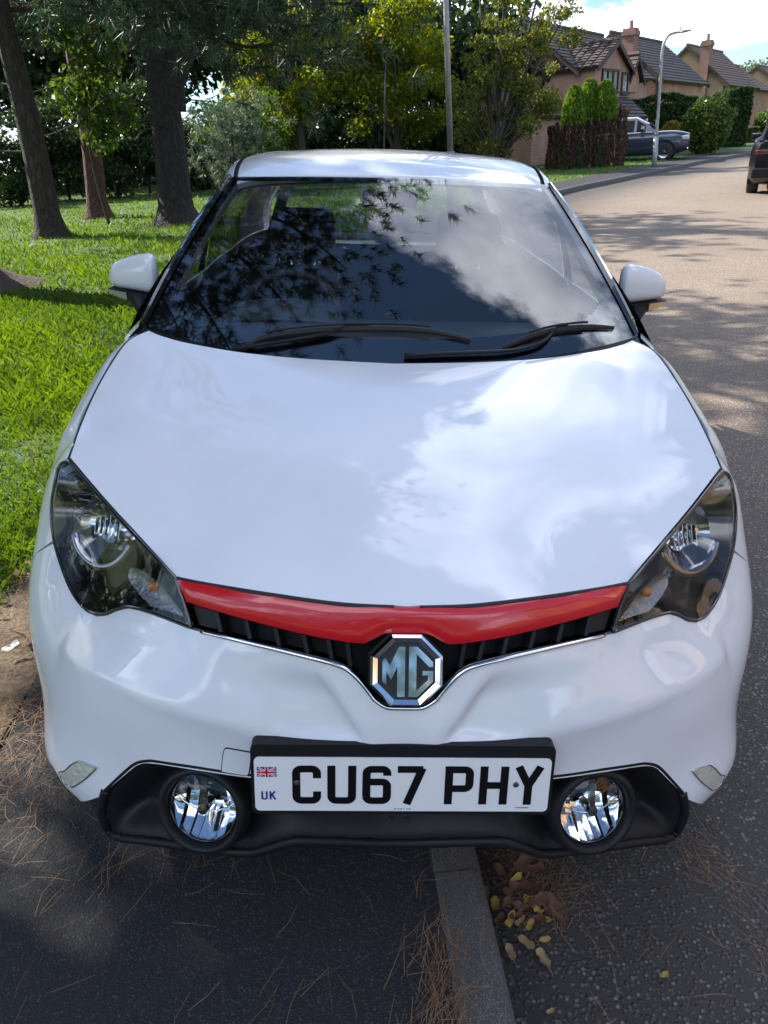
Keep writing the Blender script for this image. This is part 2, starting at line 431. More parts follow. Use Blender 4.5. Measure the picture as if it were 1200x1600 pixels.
feature([(700, 1160), (760, 1148), (850, 1138), (940, 1120), (1020, 1090), (1090, 1052), (1140, 1005), (1160, 975)], .011, .028, .060, .24, .66)
feature([(990, 992), (1020, 980), (1046, 975), (1068, 986), (1090, 994), (1108, 985), (1126, 962), (1142, 925)], .006, .018, .05, .47, .74, .08)
WR.e = press
def crease(q):
    x = np.abs(q[..., 0]); y = q[..., 1]; xc = .40+.25*np.clip((y-.30)/.75, 0, 1.2); d = x-xc; w = np.maximum(.78-xc, .1)
    s = .5*(d+np.sqrt(d*d+.006**2)); s0 = np.clip(s, 0, w); fade = np.clip((y-.28)/.3, 0, 1)
    return .11*s0*(1-s0/w)*fade
hood_pts = [(0, 1.03, .971), (0, .82, .955), (0, .6, .930), (0, .4, .897), (0, .22, .853), (0, .12, .818), (0, .075, .799)]
hood_pts += [tuple(A(*p)) for p in [(750, 567, 1.04), (850, 560, 1.07), (930, 549, 1.12), (985, 533, 1.2), (740, 945, .085), (850, 932, .115), (930, 920, .16), (982, 912, .2), (1030, 855, .29), (1080, 795, .41), (1128, 735, .55)]+gap]
HD = Height(hood_pts, crease)

# --- bonnet
rear = HD.cast(poly([(630, 568), (750, 566), (850, 560), (930, 549), (968, 540), (988, 532)]))
sideq = HD.cast(poly([(988, 532), (1022, 550), (1053, 591), (1083, 641), (1108, 691), (1125, 731)]))
lampq = HD.cast(poly([(1125, 731), (1078, 792), (1028, 852), (980, 909)]))
frontq = HD.cast(poly([(980, 909), (930, 918), (850, 930), (740, 943), (650, 946)]))
rear = rear[rear[:, 0] > .02]; frontq = frontq[frontq[:, 0] > .02]
cy = np.linspace(frontq[-1][1]-.002, rear[0][1]-.002, 40)
hoodq = np.concatenate([rear, sideq[1:], lampq[1:], frontq[1:], [(0, y) for y in cy]])
panel('bonnet', HD, hoodq, white, mirror='weld', skirt=.012, sp=.016)
def gapline(name, P, r_=.0035):  # dark tubes laid in for the shade of the open bonnet gaps
    bm = bmesh.new(); tube(bm, [tuple(p) for p in P], r_, 6); o = bmobj(name, bm, rubber, car, True); flip(o)
gq = np.concatenate([sideq, lampq[1:4]]); gapline('shut_line', (HD.pos(gq)-HD.nrm(gq)*.0035)+np.array([.003, 0, 0]), .0042)
gq = frontq; gapline('bonnet_gap_shade', (HD.pos(gq)-HD.nrm(gq)*.004)+np.array([0, -.004, 0]), .0045)

# --- red strip under the bonnet edge
top = [(650, 950), (740, 947), (850, 934), (930, 922), (979, 914)]
bot = [(964, 948), (900, 967), (800, 992), (730, 1004), (700, 1006), (688, 1000), (668, 990), (648, 989)]
qa = WR.cast(poly(top)); qb = WR.cast(poly(bot[:5], bot[4:]))
qa = qa[qa[:, 0] > .012]; qb = qb[qb[:, 0] > .012]
redq = np.concatenate([[(0, qa[0][1])], qa, qb, [(0, qb[-1][1])]])
panel('grille_strip', WR, redq, red, off=.002, mirror='weld', skirt=.02, sp=.009, depth=lambda d, P: -.0055*(1-np.exp(-d/.006)), label='glossy red strip along the bonnet edge')

# --- bumper
bt = poly([(650, 1107), (664, 1105), (682, 1094)], [(682, 1094), (700, 1072), (720, 1053), (742, 1042), (800, 1027), (870, 1011), (948, 993)], [(948, 993), (958, 990)],
          [(958, 990), (1000, 974), (1028, 964), (1046, 960)], [(1046, 960), (1060, 964), (1074, 971), (1088, 973)], [(1088, 973), (1104, 963), (1122, 936), (1137, 894), (1145, 862)])
qt = WR.cast(bt); qt = qt[qt[:, 0] > .012]
AR, AZ, AY = .345, .30, .84
arch = lambda a: WR.side(AY-AR*math.cos(R(a)), AZ+AR*math.sin(R(a)))
qs = [WR.side(.52, .645), WR.side(.55, .575), WR.side(.575, .53)]+[arch(a) for a in (36, 28, 20, 12, 4, -4)]+[WR.side(.495, .235), WR.side(.44, .25), WR.side(.38, .265)]
qb = WR.cast(poly([(1140, 1204), (1130, 1222), (1120, 1240), (1109, 1252), (1095, 1256), (1075, 1249)], [(1075, 1249), (1050, 1224), (1027, 1201)], [(1027, 1201), (1007, 1197), (939, 1207), (857, 1218), (760, 1222), (650, 1224)]))
qb = qb[qb[:, 0] > .012]
bumq = np.concatenate([[(0, qt[0][1])], qt, qs, qb, [(0, qb[-1][1])]])
bumper = panel('bumper', WR, bumq, white, mirror='weld', skirt=.02, sp=.013)

# --- front wings
def cub(xs, ys):
    """natural cubic spline"""
    n = len(xs); h = np.diff(xs); Am = np.zeros((n, n)); b = np.zeros(n); Am[0, 0] = Am[-1, -1] = 1
    for i in range(1, n-1):
        Am[i, i-1] = h[i-1]; Am[i, i] = 2*(h[i-1]+h[i]); Am[i, i+1] = h[i]; b[i] = 3*((ys[i+1]-ys[i])/h[i]-(ys[i]-ys[i-1])/h[i-1])
    c = np.linalg.solve(Am, b)
    def f(x):
        i = min(max(int(np.searchsorted(xs, x))-1, 0), n-2); t = x-xs[i]; bb = (ys[i+1]-ys[i])/h[i]-h[i]*(2*c[i]+c[i+1])/3; d = (c[i+1]-c[i])/(3*h[i])
        return ys[i]+bb*t+c[i]*t*t+d*t**3
    return f
gp_ = [A(1128, 735, .55)]+[A(*p) for p in gap[::-1]]+[A(1006, 538, 1.19), A(1004, 530, 1.30)]
gx_, gz2 = cub([p[1] for p in gp_], [p[0] for p in gp_]), cub([p[1] for p in gp_], [p[2] for p in gp_])
class Wing:
    """front wing behind the lamp: domain (y, s), s 0 at the sill, 1 at the bonnet gap"""
    def __init__(s):
        s.ys = np.linspace(.55, 1.30, 26); s.zs = np.linspace(.22, .93, 37); Y, Z = np.meshgrid(s.ys, s.zs, indexing='ij')
        a = np.full(Y.shape, .25); b = np.full(Y.shape, 2.2)
        for _ in range(26):
            c = (a+b)/2; lo_ = WR.pos(np.stack([.8*c, Z], -1))[..., 1] < Y; a = np.where(lo_, c, a); b = np.where(lo_, b, c)
        s.X = WR.pos(np.stack([.8*a, Z], -1))[..., 0]
    def xw(s, y, z):
        i = np.clip((y-s.ys[0])/(s.ys[1]-s.ys[0]), 0, len(s.ys)-1.001); j = np.clip((z-s.zs[0])/(s.zs[1]-s.zs[0]), 0, len(s.zs)-1.001); i0 = i.astype(int); j0 = j.astype(int); u, v = i-i0, j-j0; X = s.X
        return X[i0, j0]*(1-u)*(1-v)+X[i0+1, j0]*u*(1-v)+X[i0, j0+1]*(1-u)*v+X[i0+1, j0+1]*u*v
    def pos(s, q):
        q = np.asarray(q, float); y = q[..., 0]; t = q[..., 1]; gx = np.array([gx_(v) for v in y.ravel()]).reshape(y.shape); gz_ = np.array([gz2(v) for v in y.ravel()]).reshape(y.shape)
        h = np.clip((t-.6)/.4, 0, 1); x0 = s.xw(y, np.full_like(y, .74)); dz = gz_-.74; dx = gx-x0
        z = (2*h**3-3*h**2+1)*.74+(h**3-2*h**2+h)*dz*1.25+(-2*h**3+3*h**2)*gz_+(h**3-h**2)*dz*.45
        xh = (2*h**3-3*h**2+1)*x0+(h**3-2*h**2+h)*(-.03)+(-2*h**3+3*h**2)*gx+(h**3-h**2)*(dx*1.5-.03)
        z = np.where(t < .6, .22+.52*t/.6, z); xl = s.xw(y, z); k = ss(.63, .80, y); x = np.where(t < .6, xl, xl*(1-k)+xh*k)
        return np.stack([x, y, z], -1)
    def nrm(s, q):
        q = np.asarray(q, float); e = .006
        a = s.pos(q+[e, 0])-s.pos(q-[e, 0]); b = s.pos(q+[0, e])-s.pos(q-[0, e]); n = np.cross(a, b)
        return n/np.linalg.norm(n, axis=-1, keepdims=True)
WG = Wing()
YS = .64
zt_ = [.86, .80, .74, .70, .66]
top_s = WR.cast(poly([(1146, 858), (1151, 800), (1145, 752), (1131, 733)])); g1 = WR.cast([(1128, 729), (1120, 710)])
zz = np.linspace(g1[-1][1], AZ+math.sqrt(AR**2-(AY-YS)**2)+.002, 14)
fq = np.concatenate([top_s, g1, [WR.side(YS, z) for z in zz], [arch(a) for a in (52, 47, 42)], [WR.side(.548, .585), WR.side(.523, .645)]])
wn, wn2 = panel('wing_nose', WR, fq, white, sp=.016, skirt=.012)
s_of = lambda z: (z-.22)/.52*.6
ptsy = [(y, .995) for y in np.linspace(YS, 1.20, 30)]+[(1.24, .97), (1.255, .8), (1.255, .6), (1.25, .3), (1.25, .06), (1.2, .05)]
ptsy += [(AY-AR*math.cos(R(a)), s_of(AZ+AR*math.sin(R(a)))) for a in (176, 166, 156, 144, 132, 120, 108, 96, 84, 72, 62, 56)]
panel('front_wing', WG, np.array(ptsy), white, sp=.02, skirt=.012)

# --- headlamps
lo = poly([(981, 914), (1030, 857), (1080, 797), (1128, 736)], [(1128, 736), (1141, 748), (1149, 800), (1146, 850), (1136, 892), (1121, 934), (1103, 961), (1088, 970)],
          [(1088, 970), (1074, 968), (1060, 961), (1047, 957)], [(1047, 957), (1028, 961), (1000, 971), (957, 988)], [(957, 988), (968, 950), (981, 914)])
lq = WR.cast(lo); lc = lq.mean(0)
lamp_lens, lens2 = panel('headlamp', WR, lq, lens_glass, off=.002, skirt=0, sp=.012)
lamps = (lamp_lens, lens2)
lamp_lens['label'] = 'clear lens over an amber-toned reflector'; lens2['label'] = 'clear lens over a dark reflector bowl'
hs = mat('lamp_housing', (.17, .165, .16), .16, metal=1)
def ring(q, k): return lc+(q-lc)*k
for par, o in zip(lamps, panel('housing', WR, lq, hs, off=-.001, skirt=0, sp=.012, depth=lambda d, P: np.minimum(.100, .004+d*2.2))): o.parent = par
# black seal round the lens
def strip(name, surf, q, w, mt, off, parent, closed=True, h=.004):
    """raised band of width w along a curve on a surface"""
    P = surf.pos(q)+surf.nrm(q)*off; bm = bmesh.new(); tube(bm, [tuple(p) for p in P]+([tuple(P[0]), tuple(P[1])] if closed else []), w/2, 6, not closed)
    return bmobj(name, bm, mt, parent, True)
for par, s in zip(lamps, (1, -1)):
    o = strip('seal', WR, resample(lq, .012), .007, blackgloss, .001, lamp_lens)
    if s < 0: f = flip(o, par); bpy.data.objects.remove(o)
def orient(p, n, up=(0, 0, 1)):
    """matrix whose -Y axis looks along n, at p"""
    y = -Vector(n).normalized(); x = y.cross(Vector(up)).normalized(); z = x.cross(y)
    return Matrix(((x.x, y.x, z.x, p[0]), (x.y, y.y, z.y, p[1]), (x.z, y.z, z.z, p[2]), (0, 0, 0, 1)))
def lamp_point(px, py, d):
    q = WR.cast([(px, py)]); n = WR.nrm(q)[0]; return WR.pos(q)[0]-n*d, n
p, n = lamp_point(1094, 836, .040); fn = Vector((.30, -.86, .36)); Mx = orient(p, fn)
bm = bmesh.new(); Rr = .070
# fluted bowl: paraboloid with vertical flutes, clipped to the lamp's outline by its size
nr, na = 10, 48; rows = []
for i in range(nr+1):
    r_ = Rr*i/nr; row = []
    for k in range(na):
        a = 2*math.pi*k/na; x, z = r_*math.cos(a)*1.0, r_*math.sin(a)*1.05
        fl = .0022*abs(math.sin(x*240)) if z < .03 else .0015*abs(math.sin(a*9))
        row.append(bm.verts.new(Mx @ Vector((x, .045*(1-(r_/Rr)**2)+fl-.006, z))))
    rows.append(row)
for a_, b_ in zip(rows, rows[1:]):
    for k in range(na): bm.faces.new((a_[k], b_[k], b_[(k+1) % na], a_[(k+1) % na]))
bowl = bmobj('reflector', bm, chrome2, lamp_lens, True); flip(bowl, lens2)
bm = bmesh.new(); lathe(bm, [(.0, -.012), (.010, -.010), (.011, .0), (.011, .03)], 16, Mx @ Matrix.Translation((0, .01, .012))); o = bmobj('bulb', bm, darkchrome, lamp_lens, True); flip(o, lens2)
bm = bmesh.new()
for x in (-.03, -.018, -.006, .006, .018, .03): box(bm, x-.0007, x+.0007, -.008, .03, -.028+abs(x)*.2, .024-abs(x)*.3, Mx)
o = bmobj('flute', bm, chrome, lamp_lens); flip(o, lens2)
# lower shelf and indicator bowl
bm = bmesh.new()
for a0, a1 in ((195, 345),):
    rws = [[bm.verts.new(Mx @ Vector((r__*math.cos(R(a)), y_, r__*math.sin(R(a))*1.05-dz_))) for a in np.linspace(a0, a1, 20)] for r__, y_, dz_ in ((.040, .012, -.004), (.062, -.016, .002), (.070, -.030, .006), (.078, -.024, .01))]
    for a_, b_ in zip(rws, rws[1:]):
        for k in range(19): bm.faces.new((a_[k], b_[k], b_[k+1], a_[k+1]))
o = bmobj('shelf', bm, darkchrome, lamp_lens, True); flip(o, lens2)
bz = mat('indicator_facets', (.50, .51, .52), .14, metal=1, bump=(190, .9, .006))
iq = WR.cast(poly([(985, 955), (1008, 925), (1034, 902), (1050, 897)], [(1050, 897), (1053, 912), (1040, 935), (1022, 955)], [(1022, 955), (1000, 962), (974, 972)], [(974, 972), (985, 955)], n=5))
for par, o in zip(lamps, panel('indicator_reflector', WR, iq, bz, off=-.012, skirt=.012, sp=.008, depth=lambda d, P: np.minimum(.014, d*.9))): o.parent = par
p, n = lamp_point(1022, 925, .016); bm = bmesh.new(); bmesh.ops.create_uvsphere(bm, u_segments=14, v_segments=9, radius=.010, matrix=Matrix.Translation(p)); o = bmobj('indicator_bulb', bm, amber, lamp_lens, True); flip(o, lens2)

# --- upper grille: dark well, fins, chrome edge
gq_t = [(650, 992), (668, 992), (688, 1002), (730, 1006), (800, 994), (900, 969), (964, 950)]
gq_b = [(956, 988), (944, 990), (870, 1008), (800, 1024), (742, 1038), (718, 1050), (698, 1070), (680, 1092), (662, 1102), (650, 1104)]
qa = WR.cast(poly(gq_t)); qb = WR.cast(poly(gq_b)); qa = qa[qa[:, 0] > .012]; qb = qb[qb[:, 0] > .012]
grq = np.concatenate([[(0, qa[0][1])], qa, qb, [(0, qb[-1][1])]])
grille = panel('upper_grille', WR, grq, plastic2, off=-.034, mirror='weld', skirt=0, sp=.012)
k = 0
for x in (722, 752, 790, 833, 877, 921):
    yt = np.interp(x, [p[0] for p in gq_t], [p[1] for p in gq_t])+1; yb = np.interp(x, [p[0] for p in gq_b[::-1]], [p[1] for p in gq_b[::-1]])-2
    q = WR.cast([(x+5, yt), (x-2, yb)]); P = WR.pos(q); n_ = WR.nrm(q); a, b = P[0]-n_[0]*.006, P[1]-n_[1]*.006; a2, b2 = P[0]-n_[0]*.036, P[1]-n_[1]*.036
    t = np.array([.0035, 0, 0]); v = [a-t, a+t, b+t, b-t, a2-t, a2+t, b2+t, b2-t]
    o = mesh('grille_fin', v, [(0, 3, 2, 1), (4, 5, 6, 7), (0, 1, 5, 4), (1, 2, 6, 5), (2, 3, 7, 6), (3, 0, 4, 7)], plastic, grille); flip(o)
oq = WR.cast(poly([(921, 962), (964, 950), (957, 986), (925, 991)], n=4)); o, o2 = panel('grille_blank', WR, WR.cast(poly([(927, 963), (962, 953)], [(962, 953), (952, 984)], [(952, 984), (926, 990)], [(926, 990), (927, 963)], n=4)), plastic, off=-.01, skirt=.02, sp=.012, parent=grille)
ch = WR.cast(poly([(640, 1106), (662, 1104.5), (681, 1093)], [(681, 1093), (699, 1071), (719, 1051.5), (742, 1040), (800, 1025.5), (870, 1009.5), (942, 993)])); ch = ch[ch[:, 0] > -.002]
P = WR.pos(ch)+WR.nrm(ch)*.003; P = [tuple(p) for p in P]; full = [(-p[0], p[1], p[2]) for p in P[::-1]]+P
bm = bmesh.new(); tube(bm, full, .0042, 8); bmobj('chrome_trim', bm, chrome, car, True)

# --- emblem: octagon with two letters
ec = V.aty(628, 1047.5, .028); en = Vector((0, -.908, .417)); EM = orient((0, ec[1], ec[2]+.0), en); EH = .0605
def octa(r, y): return [EM @ Vector((r*math.cos(a)/math.cos(math.pi/8), y, r*math.sin(a)/math.cos(math.pi/8))) for a in [math.pi/8+k*math.pi/4 for k in range(8)]]
bm = bmesh.new(); rg = [[bm.verts.new(p) for p in octa(r, y)] for r, y in ((EH, .014), (EH, -.002), (EH*.93, -.007), (EH*.80, -.004), (EH*.77, .004))]
for a, b in zip(rg, rg[1:]):
    for k in range(8): bm.faces.new((a[k], a[(k+1) % 8], b[(k+1) % 8], b[k]))
emblem = bmobj('emblem', bm, chrome, car); emblem['label'] = 'chrome octagonal emblem with the letters MG'
def prism(bm, pts, y0, y1, M):
    a = [bm.verts.new(M @ Vector((x, y0, z))) for x, z in pts]; b = [bm.verts.new(M @ Vector((x, y1, z))) for x, z in pts]; n = len(a)
    bm.faces.new(a); bm.faces.new(b[::-1])
    for k in range(n): bm.faces.new((a[k], b[k], b[(k+1) % n], a[(k+1) % n]))
bm = bmesh.new(); prism(bm, [(EH*.79*math.cos(math.pi/8+k*math.pi/4)/math.cos(math.pi/8), EH*.79*math.sin(math.pi/8+k*math.pi/4)/math.cos(math.pi/8)) for k in range(8)], .002, .008, EM)
bmesh.ops.recalc_face_normals(bm, faces=bm.faces); bmobj('emblem_ground', bm, mat('emblem_black', (.006, .006, .008), .3, bump=(700, .6, .002)), emblem)
Lm = [(335, 495), (365, 465), (410, 545), (500, 352), (566, 352), (566, 862), (487, 862), (487, 555), (425, 690), (377, 612), (377, 745), (335, 703)]
Lg = [(605, 350), (690, 350), (850, 505), (850, 556), (812, 556), (682, 425), (682, 800), (800, 688), (800, 642), (745, 642), (745, 597), (853, 597), (853, 705), (695, 862), (605, 862)]
for pts in (Lm, Lg):
    bm = bmesh.new(); prism(bm, [((x-580)/367*EH, -(z-598)/367*EH) for x, z in pts], -.004, .004, EM); bmesh.ops.recalc_face_normals(bm, faces=bm.faces)
    bmesh.ops.triangulate(bm, faces=[f for f in bm.faces if len(f.verts) > 4]); bmobj('emblem_letter', bm, chrome, emblem)
bm = bmesh.new(); prism(bm, [(EH*1.06*math.cos(math.pi/8+k*math.pi/4)/math.cos(math.pi/8), EH*1.06*math.sin(math.pi/8+k*math.pi/4)/math.cos(math.pi/8)) for k in range(8)], .012, .03, EM)
bmesh.ops.recalc_face_normals(bm, faces=bm.faces); bmobj('emblem_mount', bm, plastic2, emblem)

# --- number plate
PT = R(8)
PM = Matrix.Translation((0, -.012, .486)) @ Matrix.Rotation(-PT, 4, 'X')
def rrect(w, h, r, n=5):
    o = []
    for cx_, cz, a0 in ((w/2-r, h/2-r, 0), (-w/2+r, h/2-r, 90), (-w/2+r, -h/2+r, 180), (w/2-r, -h/2+r, 270)):
        o += [(cx_+r*math.cos(R(a0+90*k/n)), cz+r*math.sin(R(a0+90*k/n))) for k in range(n+1)]
    return o
def plate_box(name, w, h, r, y0, y1, mt, parent, dx=0, dz=0):
    bm = bmesh.new(); prism(bm, [(x+dx, z+dz) for x, z in rrect(w, h, r)], y0, y1, PM); bmesh.ops.recalc_face_normals(bm, faces=bm.faces); return bmobj(name, bm, mt, parent)
holder = plate_box('plate_holder', .532, .144, .012, .002, .034, plastic, car, 0, .008)
plate = plate_box('number_plate', .520, .111, .009, 0, .0035, platew, car); plate['label'] = 'white number plate reading CU67 PHY with UK flag band'
def ribbon(bm, path, w, y, M, ox, oz, k=1.):
    P = [Vector((p[0], p[1])) for p in path]; n = len(P); cl = (P[0]-P[-1]).length < 1e-6
    if cl: P = P[:-1]; n -= 1
    L_, R_ = [], []
    for i in range(n):
        a = P[i-1] if (cl or i) else None; b = P[(i+1) % n] if (cl or i < n-1) else None
        d1 = (P[i]-a).normalized() if a is not None else None; d2 = (b-P[i]).normalized() if b is not None else None
        d1 = d1 or d2; d2 = d2 or d1; n1 = Vector((-d1.y, d1.x)); n2 = Vector((-d2.y, d2.x)); mm = (n1+n2).normalized(); s = w/2/max(.35, mm.dot(n1))
        L_.append(P[i]+mm*s); R_.append(P[i]-mm*s)
    vl = [bm.verts.new(M @ Vector((ox+p.x*k, y, oz+p.y*k))) for p in L_]; vr = [bm.verts.new(M @ Vector((ox+p.x*k, y, oz+p.y*k))) for p in R_]
    for i in range(n if cl else n-1): bm.faces.new((vl[i], vl[(i+1) % n], vr[(i+1) % n], vr[i]))
def arc(cx_, cy_, r, a0, a1, n=6): return [(cx_+r*math.cos(R(a0+(a1-a0)*k/n)), cy_+r*math.sin(R(a0+(a1-a0)*k/n))) for k in range(n+1)]
r_ = 9
G = {'C': [[(36, 46)]+arc(36-r_, 65-r_, r_, 0, 90)+arc(r_, 65-r_, r_, 90, 180)+arc(r_, r_, r_, 180, 270)+arc(36-r_, r_, r_, 270, 360)+[(36, 19)]],
     'U': [[(0, 72)]+arc(r_, r_, r_, 180, 270)+arc(36-r_, r_, r_, 270, 360)+[(36, 72)]],
     '6': [arc(r_, r_, r_, 180, 270)+arc(36-r_, r_, r_, 270, 360)+arc(36-r_, 39-r_, r_, 0, 90)+[(0, 39)], [(36, 52)]+arc(36-r_, 65-r_, r_, 0, 90)+arc(r_, 65-r_, r_, 90, 180)+[(0, r_)]],
     '7': [[(-7, 65), (37, 65)], [(36, 68), (10, -7)]],
     'P': [[(0, -7), (0, 72)], [(0, 65)]+arc(36-r_, 65-r_, r_, 90, 0)+arc(36-r_, 26+r_, r_, 0, -90)+[(0, 26)]],
     'H': [[(0, -7), (0, 72)], [(36, -7), (36, 72)], [(0, 33), (36, 33)]],
     'Y': [[(-1, 72), (18, 33)], [(37, 72), (18, 33)], [(18, 38), (18, -7)]],
     'K': [[(0, -7), (0, 72)], [(0, 26), (36, 72)], [(12, 40), (38, -7)]]}
x0 = -.187
for ch_ in 'CU67 PHY':
    if ch_ == ' ': x0 += .022; continue
    bm = bmesh.new()
    for i, pth in enumerate(G[ch_]): ribbon(bm, pth, 14, -.0007-.00012*i, PM, x0, -.033, .00101)
    bmesh.ops.recalc_face_normals(bm, faces=bm.faces); bmobj('plate_letter', bm, plateblack, plate); x0 += .0615
x0 = -.247
for ch_ in 'UK':
    bm = bmesh.new()
    for i, pth in enumerate(G[ch_]): ribbon(bm, pth, 14, -.0007-.0001*i, PM, x0, -.030, .00022)
    bmobj('band_letter', bm, flagblue, plate); x0 += .0145
def prect(name, x, z, w, h, y, mt, rot=0, par=None):
    bm = bmesh.new(); vs = [bm.verts.new(PM @ Vector((x+c*math.cos(rot)-s*math.sin(rot), y, z+c*math.sin(rot)+s*math.cos(rot)))) for c, s in ((-w/2, -h/2), (w/2, -h/2), (w/2, h/2), (-w/2, h/2))]
    bm.faces.new(vs); return bmobj(name, bm, mt, par or plate)
fx, fz, fw, fh = -.238, .026, .034, .020
fl = prect('flag', fx, fz, fw, fh, -.0005, flagblue); ang = math.atan2(fh, fw); dl = math.hypot(fw, fh)*.86
for a in (ang, -ang): prect('flag_stripe', fx, fz, dl, .0042, -.0008, platew, a, fl); prect('flag_stripe', fx, fz, dl, .0016, -.0011, flagred, a, fl)
prect('flag_stripe', fx, fz, fw, .0066, -.0014, platew, 0, fl); prect('flag_stripe', fx, fz, .0066, fh, -.0014, platew, 0, fl)
prect('flag_stripe', fx, fz, fw, .0038, -.0017, flagred, 0, fl); prect('flag_stripe', fx, fz, .0038, fh, -.0017, flagred, 0, fl)
for sx, sz in ((-.186, .004), (.2, .002)):
    bm = bmesh.new(); bmesh.ops.create_uvsphere(bm, u_segments=10, v_segments=6, radius=.0055, matrix=PM @ Matrix.Translation((sx, -.0008, sz)) @ Matrix.Diagonal((1, .4, 1, 1))); bmobj('screw', bm, screwm, plate, True)
prect('plate_underline', .214, -.047, .024, .0016, -.0005, plateblack)
for k_, (xx, ww) in enumerate(((-.012, .0042), (-.0065, .003), (-.002, .0042), (.003, .0022), (.009, .003), (.0135, .0036))): prect('plate_print', xx, -.0505, ww, .0016, -.0005, plateblack)

# --- tow cover
tq = WR.cast(poly([(862, 1178), (897, 1172)], [(897, 1172), (902, 1176), (903, 1205)], [(903, 1205), (900, 1208), (868, 1213)], [(868, 1213), (863, 1209), (862, 1178)], n=4)); tq = tq*[-1, 1]
panel('tow_cover', WR, tq, white, off=.0022, mirror='none', skirt=.004, sp=.008)
strip('tow_cover_gap', WR, resample(tq, .006), .0035, plastic, .0006, car)

# --- corner marker lamps low in the bumper
dq = WR.cast(poly([(1080, 1204), (1094, 1198), (1106, 1193.5)], [(1106, 1193.5), (1116, 1200), (1124, 1209), (1131, 1211)], [(1131, 1211), (1124, 1226), (1112, 1234)], [(1112, 1234), (1096, 1222), (1080, 1204)], n=5))
mk = mat('marker_facets', (.95, .92, .78), .2, metal=.15, bump=(90, .8, .008)); ma, mb = panel('marker_lamp', WR, dq, lens_glass, off=.0045, skirt=.005, sp=.008)
for par, o in zip((ma, mb), panel('reflector', WR, dq, mk, off=.001, skirt=0, sp=.008)): o.parent = par
for par, s_ in ((ma, 1), (mb, -1)):
    o = strip('rim', WR, resample(dq, .008), .0035, chrome2, .002, ma)
    if s_ < 0: flip(o, par); bpy.data.objects.remove(o)

# --- lower grille surround, lip, fog lamps
lt = poly([(650, 1200), (760, 1216), (857, 1214), (939, 1203), (1007, 1193)], [(1007, 1193), (1028, 1198), (1051, 1221), (1068, 1240)])
lb = poly([(1068, 1240), (1072, 1270), (1060, 1300), (1040, 1314)], [(1040, 1314), (1000, 1318), (960, 1324), (900, 1332), (850, 1336), (820, 1328), (795, 1320), (765, 1317), (650, 1320)])
qa = WR.cast(lt); qb = WR.cast(lb); qa = qa[qa[:, 0] > .012]; qb = qb[qb[:, 0] > .012]
lowq = np.concatenate([[(0, qa[0][1])], qa, qb[1:], [(0, qb[-1][1])]])
def well(d, P):
    return np.clip((d-.012)*1.6, 0, .06)
low = panel('lower_grille', WR, lowq, plastic, off=-.006, mirror='weld', skirt=.02, sp=.012, depth=well)
P = WR.pos(qb)-WR.nrm(qb)*.004; P = [tuple(p) for p in P if p[0] > .0][::-1]; full = [(-p[0], p[1], p[2]) for p in P[::-1]]+P
bm = bmesh.new(); tube(bm, full, .010, 10, True, 1.0); bmobj('lip', bm, plastic, low, True)
# upper rim of the intake
P = WR.pos(qa[:])-WR.nrm(qa[:])*.006; P = [tuple(p) for p in P]; full = [(-p[0], p[1], p[2]) for p in P[::-1]]+P
bm = bmesh.new(); tube(bm, full, .007, 8); bmobj('intake_rim', bm, plastic, low, True)
# inner grille lattice
for zr in (.285, .315, .345, .375):
    bm = bmesh.new(); pts = []
    for k in range(-16, 17):
        x = k*.016; pts.append((x, .062+.25*x*x, zr+(.007 if k % 2 else -.007)))
    tube(bm, pts, .0028, 5); bmobj('grille_mesh', bm, plastic, low)
for s in (1, -1):
    fc = WR.cast([(930, 1277)]); fp = WR.pos(fc)[0]*[s, 1, 1]; FMx = orient(fp+np.array([0, .010, .004]), (s*.20, -.92, .30))
    root = None
    bm = bmesh.new(); lathe(bm, [(.085, .075), (.092, .020), (.090, .0), (.083, -.010), (.076, -.010), (.0715, .0), (.070, .012)], 40, FMx); root = bmobj('fog_lamp', bm, plastic, car, True)
    bm = bmesh.new(); lathe(bm, [(.0705, .012), (.069, .006), (.0665, .007), (.066, .02)], 40, FMx); bmobj('bezel', bm, blackgloss, root, True)
    bm = bmesh.new(); prof = [(.067, .010), (.050, .004), (.028, .0005), (.012, -.001), (.0005, -.0012)]; lathe(bm, prof, 32, FMx); bmobj('lens', bm, fog_glass, root, True)
    bm = bmesh.new(); ed = (-.066, -.046, -.026, -.009, .009, .026, .046, .066)
    for bi, (xa, xb) in enumerate(zip(ed, ed[1:])):
        prev = None
        for kz in range(13):
            row = []
            for x in (xa, (xa+xb)/2, xb):
                h_ = math.sqrt(max(0, .0665**2-x*x)); z = -h_+2*h_*kz/12; xm = (xa+xb)/2
                row.append(bm.verts.new(FMx @ Vector((x, .012+.048*(1-(xm*xm*.8+.2*x*x+z*z)/.0665**2)+(.004 if z > .004 else 0)+(x-xm)**2*9, z))))
            if prev:
                for k in (0, 1):
                    try: bm.faces.new((prev[k], prev[k+1], row[k+1], row[k]))
                    except ValueError: pass
            prev = row
    bmesh.ops.remove_doubles(bm, verts=bm.verts, dist=1e-5)
    bmobj('reflector', bm, chrome, root, True, .25)
    bm = bmesh.new(); box(bm, -.006, .006, .006, .014, .004, .064, FMx); lathe(bm, [(.0, .003), (.010, .004), (.011, .012), (.009, .045)], 16, FMx @ Matrix.Translation((0, 0, -.002))); bmobj('bulb_shield', bm, darkchrome, root)
    bm = bmesh.new(); tube(bm, [FMx @ Vector((x,   .009+abs(x)*.1, -.006+6*x*x)) for x in np.linspace(-.062, .062, 13)], .0018, 6); bmobj('reflector_rib', bm, chrome, root, True)

